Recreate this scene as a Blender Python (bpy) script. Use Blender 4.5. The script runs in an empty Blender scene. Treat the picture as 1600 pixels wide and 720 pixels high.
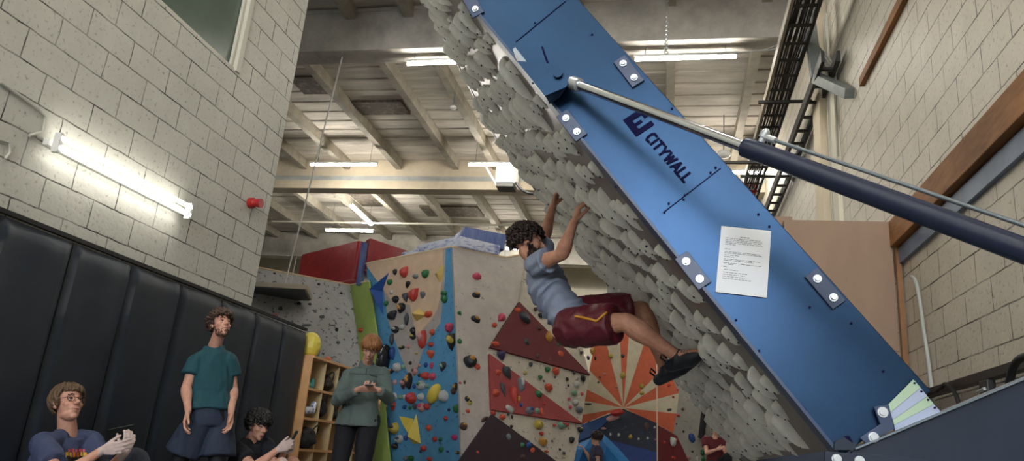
import bpy, bmesh, math, random
import numpy as np
from mathutils.bvhtree import BVHTree
from mathutils import Vector as V, Matrix, noise as mnoise
SC = bpy.context.scene
COL = SC.collection
random.seed(7)
# ------------------------------------------------------------------ camera
PITCH, ROLL, YAW = math.radians(16.8657), math.radians(4.954), math.radians(-12.7116)
FP = 1168.0
CAM = V((0, 0, 0.85))
_f = V((math.sin(YAW)*math.cos(PITCH), math.cos(YAW)*math.cos(PITCH), math.sin(PITCH)))
_r = V((math.cos(YAW), -math.sin(YAW), 0)); _u = _r.cross(_f)
_r, _u = _r*math.cos(ROLL)+_u*math.sin(ROLL), -_r*math.sin(ROLL)+_u*math.cos(ROLL)
cd = bpy.data.cameras.new('camera'); cam = bpy.data.objects.new('camera', cd); COL.objects.link(cam)
cd.sensor_width = 36; cd.lens = FP/1600*36; cd.clip_start = 0.05; cd.clip_end = 200
M = Matrix.Identity(4)
for i in range(3):
    M[i][0], M[i][1], M[i][2], M[i][3] = _r[i], _u[i], -_f[i], CAM[i]
cam.matrix_world = M
SC.camera = cam
# ------------------------------------------------------------------ world, exposure
SC.view_settings.view_transform = 'Standard'; SC.view_settings.look = 'None'
SC.view_settings.gamma = 1; SC.view_settings.use_curve_mapping = False
SC.view_settings.exposure = 1.5
w = bpy.data.worlds.new('daylight'); SC.world = w; w.use_nodes = True
w.node_tree.nodes['Background'].inputs[0].default_value = (0.80, 0.90, 1.0, 1)
w.node_tree.nodes['Background'].inputs[1].default_value = 0.4
LAMP = 50.0           # strength of the fluorescent tubes

def ray(x, y):
    return _f + _r*((x-800)/FP) - _u*((y-360)/FP)
def atY(x, y, Y):
    d = ray(x, y); return CAM + d*(Y/d.y)
def atX(x, y, X):
    d = ray(x, y); return CAM + d*(X/d.x)
def atZ(x, y, Z):
    d = ray(x, y); return CAM + d*((Z-CAM.z)/d.z)
def onP(x, y, P, n):
    d = ray(x, y); return CAM + d*((P-CAM).dot(n)/d.dot(n))
def px_of(P):
    v = P-CAM; z = v.dot(_f); return 800+FP*v.dot(_r)/z, 360-FP*v.dot(_u)/z
# ------------------------------------------------------------------ materials
def lin(c):
    return tuple((x/255/12.92 if x <= 10 else ((x/255+.055)/1.055)**2.4) for x in c)
MATS = {}
def mat(name, rgb, rough=.6, metal=0, mott=0, mscale=6, bump=0, bscale=60, spec=.5, emit=None, es=0, stretch=None, coat=0, rgb2=None, lo=.35, hi=.7):
    if name in MATS: return MATS[name]
    m = bpy.data.materials.new(name); m.use_nodes = True; MATS[name] = m
    nt = m.node_tree; N = nt.nodes; L = nt.links; b = N['Principled BSDF']
    c = lin(rgb)+(1,)
    b.inputs['Base Color'].default_value = c
    b.inputs['Roughness'].default_value = rough; b.inputs['Metallic'].default_value = metal
    b.inputs['Specular IOR Level'].default_value = spec
    if coat: b.inputs['Coat Weight'].default_value = coat
    if emit:
        b.inputs['Emission Color'].default_value = lin(emit)+(1,); b.inputs['Emission Strength'].default_value = es
    if mott or bump or rgb2:
        tc = N.new('ShaderNodeTexCoord'); mp = N.new('ShaderNodeMapping'); L.new(tc.outputs['Object'], mp.inputs[0])
        if stretch: mp.inputs['Scale'].default_value = stretch
    if mott or rgb2:
        n = N.new('ShaderNodeTexNoise'); n.inputs['Scale'].default_value = mscale; n.inputs['Detail'].default_value = 6
        n.inputs['Roughness'].default_value = .65
        L.new(mp.outputs[0], n.inputs['Vector'])
        r = N.new('ShaderNodeValToRGB'); L.new(n.outputs['Fac'], r.inputs[0])
        if rgb2: c1, c2 = lin(rgb2)+(1,), c
        else:
            c1 = tuple(max(0, x*(1-mott)) for x in c[:3])+(1,); c2 = tuple(min(1, x*(1+mott*.6)) for x in c[:3])+(1,)
        r.color_ramp.elements[0].color = c1; r.color_ramp.elements[1].color = c2
        r.color_ramp.elements[0].position = lo; r.color_ramp.elements[1].position = hi
        L.new(r.outputs[0], b.inputs['Base Color'])
    if bump:
        n2 = N.new('ShaderNodeTexNoise'); n2.inputs['Scale'].default_value = bscale; n2.inputs['Detail'].default_value = 4
        L.new(mp.outputs[0], n2.inputs['Vector'])
        bp = N.new('ShaderNodeBump'); bp.inputs['Strength'].default_value = min(1, bump); bp.inputs['Distance'].default_value = .02
        L.new(n2.outputs['Fac'], bp.inputs['Height']); L.new(bp.outputs[0], b.inputs['Normal'])
    return m
def block_mat(name, rgb, mortar, z0, bw=.45, bh=.2223, axis='Y'):
    m = bpy.data.materials.new(name); m.use_nodes = True; MATS[name] = m
    nt = m.node_tree; N = nt.nodes; L = nt.links; b = N['Principled BSDF']
    b.inputs['Roughness'].default_value = .55; b.inputs['Specular IOR Level'].default_value = .35
    tc = N.new('ShaderNodeTexCoord'); s = N.new('ShaderNodeSeparateXYZ'); L.new(tc.outputs['Object'], s.inputs[0])
    cm = N.new('ShaderNodeCombineXYZ'); L.new(s.outputs[axis], cm.inputs[0]); L.new(s.outputs['Z'], cm.inputs[1])
    mp = N.new('ShaderNodeMapping'); mp.inputs['Location'].default_value = (0, -z0, 0); L.new(cm.outputs[0], mp.inputs[0])
    nz = N.new('ShaderNodeTexNoise'); nz.inputs['Scale'].default_value = 9; nz.inputs['Detail'].default_value = 5; L.new(tc.outputs['Object'], nz.inputs['Vector'])
    sub = N.new('ShaderNodeVectorMath'); sub.operation = 'SUBTRACT'; L.new(nz.outputs['Color'], sub.inputs[0]); sub.inputs[1].default_value = (.5, .5, .5)
    sc = N.new('ShaderNodeVectorMath'); sc.operation = 'SCALE'; L.new(sub.outputs[0], sc.inputs[0]); sc.inputs['Scale'].default_value = .018
    ad = N.new('ShaderNodeVectorMath'); ad.operation = 'ADD'; L.new(mp.outputs[0], ad.inputs[0]); L.new(sc.outputs[0], ad.inputs[1])
    br = N.new('ShaderNodeTexBrick'); L.new(ad.outputs[0], br.inputs['Vector'])
    br.inputs['Scale'].default_value = 1; br.inputs['Brick Width'].default_value = bw; br.inputs['Row Height'].default_value = bh
    br.inputs['Mortar Size'].default_value = .006; br.inputs['Mortar Smooth'].default_value = .35; br.inputs['Bias'].default_value = 0
    c = lin(rgb); br.inputs['Color1'].default_value = c+(1,); br.inputs['Color2'].default_value = tuple(x*.93 for x in c)+(1,)
    br.inputs['Mortar'].default_value = lin(mortar)+(1,)
    # thin the joints out in places (paint fills them) and mottle the paint
    n2 = N.new('ShaderNodeTexNoise'); n2.inputs['Scale'].default_value = 2.2; n2.inputs['Detail'].default_value = 7; n2.inputs['Roughness'].default_value = .7
    L.new(tc.outputs['Object'], n2.inputs['Vector'])
    r2 = N.new('ShaderNodeValToRGB'); r2.color_ramp.elements[0].position = .3; r2.color_ramp.elements[1].position = .75
    r2.color_ramp.elements[0].color = (.86, .86, .84, 1); r2.color_ramp.elements[1].color = (1.05, 1.05, 1.04, 1); L.new(n2.outputs['Fac'], r2.inputs[0])
    n4 = N.new('ShaderNodeTexNoise'); n4.inputs['Scale'].default_value = 3.5; n4.inputs['Detail'].default_value = 3; L.new(tc.outputs['Object'], n4.inputs['Vector'])
    r4 = N.new('ShaderNodeValToRGB'); r4.color_ramp.elements[0].position = .38; r4.color_ramp.elements[1].position = .62
    r4.color_ramp.elements[0].color = (.4, .4, .4, 1); L.new(n4.outputs['Fac'], r4.inputs[0])
    mj = N.new('ShaderNodeMath'); mj.operation = 'MULTIPLY'; L.new(br.outputs['Fac'], mj.inputs[0]); L.new(r4.outputs[0], mj.inputs[1])
    mx0 = N.new('ShaderNodeMix'); mx0.data_type = 'RGBA'; L.new(mj.outputs[0], mx0.inputs[0]); mx0.inputs[6].default_value = c+(1,); mx0.inputs[7].default_value = lin(mortar)+(1,)
    mx = N.new('ShaderNodeMix'); mx.data_type = 'RGBA'; mx.blend_type = 'MULTIPLY'; mx.inputs[0].default_value = 1
    L.new(mx0.outputs[2], mx.inputs[6]); L.new(r2.outputs[0], mx.inputs[7])
    # pits
    n3 = N.new('ShaderNodeTexNoise'); n3.inputs['Scale'].default_value = 30; n3.inputs['Detail'].default_value = 3; L.new(tc.outputs['Object'], n3.inputs['Vector'])
    r3 = N.new('ShaderNodeValToRGB'); r3.color_ramp.elements[0].position = .30; r3.color_ramp.elements[1].position = .40
    r3.color_ramp.elements[0].color = (.55, .53, .5, 1); r3.color_ramp.elements[1].color = (1, 1, 1, 1); L.new(n3.outputs['Fac'], r3.inputs[0])
    mx2 = N.new('ShaderNodeMix'); mx2.data_type = 'RGBA'; mx2.blend_type = 'MULTIPLY'; mx2.inputs[0].default_value = .8
    L.new(mx.outputs[2], mx2.inputs[6]); L.new(r3.outputs[0], mx2.inputs[7]); L.new(mx2.outputs[2], b.inputs['Base Color'])
    bp = N.new('ShaderNodeBump'); bp.inputs['Strength'].default_value = .8; bp.inputs['Distance'].default_value = .008; bp.invert = True
    L.new(br.outputs['Fac'], bp.inputs['Height'])
    bp2 = N.new('ShaderNodeBump'); bp2.inputs['Strength'].default_value = .35; bp2.inputs['Distance'].default_value = .01
    L.new(n3.outputs['Fac'], bp2.inputs['Height']); L.new(bp.outputs[0], bp2.inputs['Normal']); L.new(bp2.outputs[0], b.inputs['Normal'])
    return m
WHITE_BLOCK = block_mat('painted_block', (198, 198, 189), (62, 60, 54), .192)
CREAM_BLOCK = block_mat('cream_block', (220, 212, 196), (70, 64, 54), .211)
CONC = mat('concrete', (190, 184, 172), .85, mott=.35, mscale=1.4, bump=.3, bscale=25)
CONC_D = mat('dark_concrete', (112, 102, 90), .9, mott=.4, mscale=2, bump=.3, bscale=20)
DECK = mat('roof_deck', (206, 198, 184), .9, mott=.3, mscale=2.5, stretch=(.3, 2, 1), bump=.3, bscale=12)
RAFT = mat('rafter_timber', (166, 158, 142), .85, mott=.25, mscale=4)
STEEL_BLUE = mat('blue_steel', (26, 55, 84), .33, metal=.75, mott=.16, mscale=2.2, spec=.6, bump=.04, bscale=5)
STEEL_NAVY = mat('navy_steel', (44, 66, 100), .4, spec=.5)
STEEL_BASE = mat('base_steel', (26, 42, 62), .5, mott=.12, mscale=5, spec=.4)
NAVY = mat('navy_print', (12, 14, 58), .8, spec=.15)
ZINC = mat('zinc', (205, 212, 215), .3, metal=.7)
CHROME = mat('chrome', (226, 232, 240), .13, metal=1)
BARREL = mat('barrel_paint', (22, 34, 60), .28, spec=.6)
BLACK = mat('black_plastic', (22, 22, 25), .5)
RUBBER = mat('black_rubber', (18, 18, 20), .65)
VINYL = mat('black_vinyl', (38, 46, 56), .5, spec=.45, mott=.2, mscale=2, bump=.12, bscale=5)
PLY = mat('plywood', (156, 130, 108), .7, mott=.1, mscale=3, stretch=(1, 1, .25), bump=.05, bscale=40)
TIMBER = mat('old_timber', (158, 108, 62), .75, mott=.45, mscale=5, stretch=(1, .25, 1), bump=.2, bscale=30)
GALV = mat('galvanised', (118, 124, 120), .5, metal=.1, mott=.25, mscale=4)
WHITE = mat('white_plastic', (225, 225, 220), .5)
TUBE_W = mat('lit_wall_tube', (255, 255, 255), .5, emit=(255, 251, 242), es=3.2)
TUBE = mat('lit_tube', (255, 255, 255), .5, emit=(255, 251, 242), es=LAMP)
def cm(rgb, rough=.55, name=None):
    return mat(name or 'paint_%02x%02x%02x' % tuple(rgb), rgb, rough)
# ------------------------------------------------------------------ mesh helpers
def link(name, me, m=None, parent=None, smooth=False):
    o = bpy.data.objects.new(name, me); COL.objects.link(o)
    if m is not None:
        for x in (m if isinstance(m, (list, tuple)) else [m]): me.materials.append(x)
    if parent: o.parent = parent
    if smooth:
        for p in me.polygons: p.use_smooth = True
    return o
def tag(o, label=None, cat=None, group=None, kind=None):
    if label: o['label'] = label
    if cat: o['category'] = cat
    if group: o['group'] = group
    if kind: o['kind'] = kind
    return o
def empty(name, label, cat, loc=(0, 0, 0), group=None):
    o = bpy.data.objects.new(name, None); COL.objects.link(o); o.location = loc; o.empty_display_size = .1
    return tag(o, label, cat, group)
class MB:
    """collects shapes in world space; build() writes them as one object whose origin is its parent's"""
    def __init__(s): s.v = []; s.f = []; s.mi = []
    def add(s, vs, fs, mi=0):
        k = len(s.v); s.v += [V(p) for p in vs]; s.f += [tuple(i+k for i in f) for f in fs]; s.mi += [mi]*len(fs); return s
    def box(s, c, d, R=None, mi=0):
        c = V(c); vs = []
        for z in (-1, 1):
            for y in (-1, 1):
                for x in (-1, 1):
                    p = V((x*d[0]/2, y*d[1]/2, z*d[2]/2)); vs.append(c+(R@p if R else p))
        return s.add(vs, [(0, 2, 3, 1), (4, 5, 7, 6), (0, 1, 5, 4), (2, 6, 7, 3), (0, 4, 6, 2), (1, 3, 7, 5)], mi)
    def bb(s, a, b, mi=0):
        a, b = V(a), V(b); return s.box((a+b)/2, [abs(q) for q in (b-a)], mi=mi)
    def tube(s, pts, r, n=10, mi=0, caps=True):
        pts = [V(p) for p in pts]; rs = r if isinstance(r, (list, tuple)) else [r]*len(pts)
        prev = None; rings = []
        for i, p in enumerate(pts):
            d = (pts[min(i+1, len(pts)-1)]-pts[max(i-1, 0)]).normalized()
            if prev is None: a = d.orthogonal().normalized()
            else: a = (prev-d*prev.dot(d)).normalized()
            prev = a; b = d.cross(a)
            rings.append([p+(a*math.cos(2*math.pi*k/n)+b*math.sin(2*math.pi*k/n))*rs[i] for k in range(n)])
        vs = [q for R in rings for q in R]; fs = []
        for i in range(len(rings)-1):
            for k in range(n):
                fs.append((i*n+k, i*n+(k+1) % n, (i+1)*n+(k+1) % n, (i+1)*n+k))
        if caps: fs += [tuple(range(n))[::-1], tuple((len(rings)-1)*n+k for k in range(n))]
        return s.add(vs, fs, mi)
    def prism(s, poly, dirv, mi=0, mi_side=None):
        dirv = V(dirv); poly = [V(p) for p in poly]; n = len(poly); vs = poly+[p+dirv for p in poly]
        s.add(vs, [tuple(range(n))[::-1], tuple(range(n, 2*n))], mi)
        k = len(s.v)-2*n
        for i in range(n):
            s.f.append((k+i, k+(i+1) % n, k+n+(i+1) % n, k+n+i)); s.mi.append(mi if mi_side is None else mi_side)
        return s
    def ell(s, c, r, R=None, n=14, mi=0):
        c = V(c); r = (r, r, r) if not isinstance(r, (tuple, list)) else r; m = max(6, n//2); vs = []; fs = []
        for i in range(1, m):
            th = math.pi*i/m
            for k in range(n):
                ph = 2*math.pi*k/n; p = V((r[0]*math.sin(th)*math.cos(ph), r[1]*math.sin(th)*math.sin(ph), r[2]*math.cos(th)))
                vs.append(c+(R@p if R else p))
        for i in range(m-2):
            for k in range(n): fs.append((i*n+k, (i+1)*n+k, (i+1)*n+(k+1) % n, i*n+(k+1) % n))
        t = V((0, 0, r[2])); vs += [c+(R@t if R else t), c-(R@t if R else t)]; a = len(vs)-2
        for k in range(n):
            fs.append((a, k, (k+1) % n)); fs.append((a+1, (m-2)*n+(k+1) % n, (m-2)*n+k))
        return s.add(vs, fs, mi)
    def cap(s, p0, p1, r0, r1, n=12, mi=0):
        """tapered capsule"""
        p0, p1 = V(p0), V(p1); d = p1-p0; L = d.length
        if L < 1e-6: return s.ell(p0, r0, n=n, mi=mi)
        d /= L; P = []; R = []
        for a in (-80, -55, -30): P.append(p0+d*r0*math.sin(math.radians(a))); R.append(r0*math.cos(math.radians(a)))
        P.append(p0); R.append(r0); P.append((p0+p1)/2); R.append((r0+r1)/2); P.append(p1); R.append(r1)
        for a in (30, 55, 80): P.append(p1+d*r1*math.sin(math.radians(a))); R.append(r1*math.cos(math.radians(a)))
        return s.tube(P, R, n, mi)
    def loft(s, rings, n=20, mi=0, sq=1.0):
        """rings: (centre, ax, ay) with ax, ay radius vectors"""
        vs = []; fs = []
        for c, ax, ay in rings:
            for k in range(n):
                a = 2*math.pi*k/n; ca, sa = math.cos(a), math.sin(a)
                vs.append(V(c)+V(ax)*(math.copysign(abs(ca)**sq, ca))+V(ay)*(math.copysign(abs(sa)**sq, sa)))
        m = len(rings)
        for i in range(m-1):
            for k in range(n): fs.append((i*n+k, i*n+(k+1) % n, (i+1)*n+(k+1) % n, (i+1)*n+k))
        fs += [tuple(range(n))[::-1], tuple((m-1)*n+k for k in range(n))]
        return s.add(vs, fs, mi)
    def build(s, name, m, parent=None, smooth=False, bevel=0, origin=None):
        o0 = V(parent.location) if parent else (V(origin) if origin else V((0, 0, 0)))
        q = parent.parent if parent else None
        while q: o0 = o0+V(q.location); q = q.parent
        me = bpy.data.meshes.new(name); me.from_pydata([tuple(p-o0) for p in s.v], [], s.f); me.update()
        bm = bmesh.new(); bm.from_mesh(me); bmesh.ops.recalc_face_normals(bm, faces=bm.faces)
        if bevel:
            try: bmesh.ops.bevel(bm, geom=[e for e in bm.edges if e.calc_face_angle(0) > .5], offset=bevel, segments=2, profile=.6, affect='EDGES', clamp_overlap=True)
            except Exception: pass
        bm.to_mesh(me); bm.free()
        if not bevel and any(s.mi):
            for p, i in zip(me.polygons, s.mi): p.material_index = i
        o = link(name, me, m, parent, smooth)
        if not parent and origin: o.location = origin
        if smooth and smooth != 2:
            try: me.set_sharp_from_angle(angle=math.radians(50))
            except Exception: pass
        return o
def remeshed(mb, name, m, voxel, parent=None, smooth_it=3, wrinkle=None, paint=None, fac=.5):
    """fuse the collected shapes into one continuous skin"""
    me = bpy.data.meshes.new(name); me.from_pydata([tuple(p) for p in mb.v], [], mb.f); me.update()
    t = bpy.data.objects.new('tmp', me); COL.objects.link(t)
    a = t.modifiers.new('r', 'REMESH'); a.mode = 'VOXEL'; a.voxel_size = voxel
    if smooth_it:
        b = t.modifiers.new('s', 'SMOOTH'); b.factor = fac; b.iterations = smooth_it
    dg = bpy.context.evaluated_depsgraph_get()
    out = bpy.data.meshes.new_from_object(t.evaluated_get(dg), depsgraph=dg)
    bpy.data.objects.remove(t); bpy.data.meshes.remove(me)
    out.name = name
    if wrinkle:
        n = len(out.vertices); co = np.empty(n*3); out.vertices.foreach_get('co', co); co = co.reshape(-1, 3)
        no = np.empty(n*3); out.vertices.foreach_get('normal', no); no = no.reshape(-1, 3)
        d = np.array([wrinkle(V(c)) for c in co]); co += no*d[:, None]
        out.vertices.foreach_set('co', co.ravel()); out.update()
    out.materials.clear()
    ms = m if isinstance(m, (list, tuple)) else [m]
    for x in ms: out.materials.append(x)
    if paint:
        for p in out.polygons: p.material_index = paint(p.center, p.normal)
    for p in out.polygons: p.use_smooth = True
    o = bpy.data.objects.new(name, out); COL.objects.link(o)
    if parent:
        o.parent = parent; q = parent; off = V((0, 0, 0))
        while q: off += V(q.location); q = q.parent
        out.transform(Matrix.Translation(-off))
    return o
def catmull(pts, n=8):
    pts = [V(p) for p in pts]; P = [pts[0]*2-pts[1]]+pts+[pts[-1]*2-pts[-2]]; out = []
    for i in range(1, len(P)-2):
        for k in range(n):
            t = k/n; a, b, c, d = P[i-1], P[i], P[i+1], P[i+2]
            out.append(.5*((2*b)+(-a+c)*t+(2*a-5*b+4*c-d)*t*t+(-a+3*b-3*c+d)*t**3))
    out.append(pts[-1]); return out
def basis(z, xh=V((1, 0, 0))):
    z = V(z).normalized(); x = V(xh)-z*V(xh).dot(z)
    if x.length < 1e-4: x = z.orthogonal()
    x.normalize(); y = z.cross(x)
    return Matrix((x, y, z)).transposed()
def struct(o): o['kind'] = 'structure'; return o
# ================================================================== SETTING
LX, RX = -4.2, 2.0
MAT_FLOOR = mat('floor_mat', (122, 124, 128), .75, mott=.2, mscale=2)
struct(MB().bb((-20, -16, -.2), (6, 27, 0)).build('floor', MAT_FLOOR))
# left wall with window opening (Y 4.2..5.80, z 4.29..5.6)
wy0, wy1, wz0, wz1 = 4.15, 5.86, 4.22, 5.5
mb = MB()
mb.bb((LX-.2, -12, 0), (LX, wy0, 8)); mb.bb((LX-.2, wy1, 0), (LX, 6.85, 8))
mb.bb((LX-.2, wy0, 0), (LX, wy1, wz0)); mb.bb((LX-.2, wy0, wz1), (LX, wy1, 8))
struct(mb.build('wall_left', WHITE_BLOCK))
fr = MB()
fr.bb((LX-.1, wy1-.07, wz0), (LX+.02, wy1, wz1)); fr.bb((LX-.1, wy0, wz0), (LX+.02, wy0+.07, wz1))
fr.bb((LX-.1, wy0, wz1-.06), (LX+.02, wy1, wz1)); fr.bb((LX-.1, wy0, wz0), (LX-.01, wy1, wz0+.03))
fr.bb((LX-.05, wy1-.11, wz0), (LX-.02, wy1-.075, wz1))
wn = struct(fr.build('window_1', mat('window_frame', (196, 194, 180), .5), bevel=.004))
MB().bb((LX-.07, wy0, wz0), (LX-.055, wy1, wz1)).build('pane', mat('window_glass', (88, 102, 90), .25, spec=.5, mott=.15, mscale=1.5), wn)
# partition the pads continue on, beyond the block wall's end
struct(MB().bb((LX-.1, 6.85, 0), (LX, 8.08, 2.02)).build('wall_partition', mat('partition', (60, 60, 60), .8)))
# right wall
struct(MB().bb((RX, -12, 0), (RX+.2, 26.2, 8)).build('wall_right', CREAM_BLOCK))
struct(MB().bb((-20, 26, 0), (RX+.2, 26.2, 8)).build('wall_back', mat('back_wall', (214, 206, 184), .8, mott=.15, mscale=1)))
struct(MB().bb((-20.2, 6, 0), (-20, 26.2, 8)).build('wall_far_left', mat('far_wall', (150, 146, 134), .8, mott=.15, mscale=1)))
# rear end of the hall, behind the camera: block wall with a glowing window added to highlight the blue panel
m = MB(); wx0, wx1, wz0_, wz1_ = -2.6, 1.7, 4.0, 7.3
m.bb((-20, -12.2, 0), (wx0, -12, 8)).bb((wx1, -12.2, 0), (RX+.2, -12, 8)).bb((wx0, -12.2, 0), (wx1, -12, wz0_)).bb((wx0, -12.2, wz1_), (wx1, -12, 8))
struct(m.build('wall_rear', mat('rear_wall', (190, 186, 174), .8)))
wr_ = struct(MB().bb((wx0, -12.05, wz0_), (wx1, -11.98, wz0_+.06)).bb((wx0, -12.05, wz1_-.06), (wx1, -11.98, wz1_)).bb((-.48, -12.05, wz0_), (-.42, -11.98, wz1_)).build('window_added', WHITE))
MB().bb((wx0, -12.1, wz0_), (wx1, -12.08, wz1_)).build('glow_pane', mat('added_window_glow', (255, 255, 255), .5, emit=(236, 242, 255), es=8.0), wr_)
# roof deck: ribbed slabs
mb = MB(); y = -12.2; prof = []
while y < 26.2:
    prof += [(y, 7.80), (y+.40, 7.80), (y+.41, 7.83), (y+.455, 7.83), (y+.465, 7.80)]; y += .465
top = [V((-20, p[0], p[1])) for p in prof]; n = len(top)
vs = top+[V((RX+.2, p.y, p.z)) for p in top]; fs = [(i, i+1, n+i+1, n+i) for i in range(n-1)]
mb.add(vs, fs); mb.bb((-20, -12.2, 7.95), (RX+.2, 26.2, 8.05)); struct(mb.build('ceiling', DECK))
# concrete beams
def beam(y0, z0=6.98, z1=7.76, x0=-20, x1=RX-.02, dep=.42):
    m = MB().bb((x0, y0, z0), (x1, y0+dep, z1))
    m.bb((x0, y0-.02, z1-.07), (x1, y0, z1), 0)
    return m
BN = ['trim_1', 'trim_2', 'trim_3', 'trim_4']
struct(beam(10.0).build('trim_beam_near', CONC, bevel=.012)); struct(beam(3.4).build('trim_beam_overhead', CONC))
struct(MB().bb((-20, 23.0, 6.9), (RX, 23.4, 7.76)).build('trim_beam_far', CONC))
mb = MB().bb((-20, 16.6, 7.35), (RX, 17.0, 7.85)).bb((-20, 16.45, 6.98), (RX, 16.85, 7.2))
struct(mb.build('trim_beam_middle', mat('beam_paint', (196, 182, 158), .8, mott=.2, mscale=1), bevel=.01))
struct(MB().bb((-20, 16.5, 7.2), (RX, 16.58, 7.34)).build('trim_steel_rail', mat('rail_steel', (180, 182, 178), .4, metal=.4, mott=.3, mscale=1)))
# rafters run from beam to beam; each is one timber
for xx in (-13.6, -12.1, -10.6, -9.4, -8.2, -6.8, -5.3, -4.28, -2.9, -1.5, -.1, 1.29, 1.72):
    for (a, b) in ((-3, 3.4), (3.85, 10.0), (10.42, 16.6), (17.0, 23.0)):
        struct(MB().bb((xx-.075, a, 7.56), (xx+.075, b, 7.8)).build('trim_rafter', RAFT))
# skylight strip patches in the deck: dark torn lining
for a, b in (((-9.2, 18.6), (-8.2, 20)), ((-7.4, 18.0), (-5.6, 18.8)), ((-7.4, 20), (-5.6, 20.9)), ((-7.6, 12.2), (-6.9, 12.9)), ((-6.7, 13.3), (-5.6, 13.9))):
    m = MB().bb((a[0], a[1], 7.74), (b[0], b[1], 7.79))
    struct(m.build('trim_torn_lining', mat('torn_lining', (96, 86, 74), .9, rgb2=(140, 132, 118), mscale=9, lo=.3, hi=.5)))
# column on right wall + pipe casing strips
struct(MB().bb((1.86, 9.55, 0), (RX+.02, 10.02, 7.8)).build('trim_column', mat('column_paint', (222, 208, 180), .8, mott=.1, mscale=2), bevel=.01))
struct(MB().bb((1.95, 9.1, 0), (RX+.01, 9.4, 5.75)).build('trim_wall_strip', mat('strip_paint', (226, 220, 200), .8)))
# ================================================================== LIGHT FIXTURES
def tube_light(name, a, b, label, twin=0, back=(0, 0, 1), hang=0, grp=None, r=.018):
    a, b = V(a), V(b); d = (b-a).normalized(); back = V(back).normalized(); L = (b-a).length
    e = empty(name, label, 'light', (a+b)/2, grp)
    side = d.cross(back).normalized(); R = Matrix((d, side, back)).transposed(); c = (a+b)/2
    MB().box(c+back*(.05 if not twin else .085), (L+.06, .06 if not twin else .05, .045), R).build('batten', WHITE, e, bevel=.004)
    if twin:
        for sgn in (-1, 1):
            m = MB().tube([a+side*sgn*twin/2, b+side*sgn*twin/2], r, 12); m.build('lamp_tube', TUBE_W, e, smooth=True)
        for p in (a, b): MB().box(p+back*.015, (.03, twin+.07, .05), R).build('end_holder', WHITE, e)
    else:
        MB().tube([a, b], r, 12).build('lamp_tube', TUBE, e, smooth=True)
        for p in (a, b): MB().box(p+back*.015, (.03, .045, .06), R).build('end_holder', WHITE, e)
    if hang:
        for t in (.1, .9):
            p = a.lerp(b, t); MB().tube([p+back*.07, V((p.x, p.y, hang))], .006, 6).build('hanger', GALV, e)
    return e
tube_light('wall_lamp', atX(93, 223, LX+.12), atX(297, 330, LX+.12), 'lit twin fluorescent tube lamp fixed to the white block wall', twin=.07, back=(-1, 0, 0), r=.0185)
for ya in (-1.2, -5.2):  # unseen lamps added to brighten the cream block wall opposite
    tube_light('wall_lamp', (LX+.12, ya, 2.7), (LX+.12, ya+1.5, 2.68), 'added unseen lit twin tube lamp on the white block wall, %s the camera' % ('level with' if ya > -2 else 'well behind'), twin=.07, back=(-1, 0, 0), r=.0185, grp='added wall lamps behind the camera')
tube_light('tube_lamp', atY(637, 100, 10.2), atY(740, 96, 10.2), 'lit tube lamp on the near concrete beam left of the tilted board', hang=6.99, r=.026)
tube_light('tube_lamp', atY(993, 93, 10.2), atY(1150, 88, 10.2), 'lit tube lamp under the near concrete beam beside the hanging chain', hang=6.99, r=.026)
tube_light('tube_lamp', atY(486, 257, 15.2), atY(588, 257, 15.2), 'lit tube lamp hung before the middle beam, nearer the white block wall', hang=7.81, r=.028)
tube_light('tube_lamp', atY(733, 257, 15.2), atY(830, 257, 15.2), 'lit tube lamp hung above the white ceiling heater', hang=7.81, r=.028)
tube_light('tube_lamp', atZ(549, 321, 7.0), atZ(580, 350, 7.0), 'short looking lit tube lamp running lengthwise above the red crash pads', hang=7.81, r=.05)
# lamps of the same rows that hang outside the picture and light this end of the hall
for ki, (x, y) in enumerate(((-2.6, 3.1), (.6, 3.1), (-2.6, -2.5), (.9, -2.5), (1.0, -8.5), (-1.6, -8.5), (1.2, 15.2), (-1.2, 21.5), (-5, 21.5), (-9.5, 20), (-11, 11))):
    tube_light('tube_lamp', (x-.75, y, 6.95), (x+.75, y, 6.95), 'lit tube lamp of the roof rows, outside the picture, number %s from the camera' % ['one', 'two', 'three', 'four', 'five', 'six', 'seven', 'eight', 'nine', 'ten', 'eleven'][ki], hang=7.81, grp='tube lamps outside the picture', r=.03)
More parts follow.
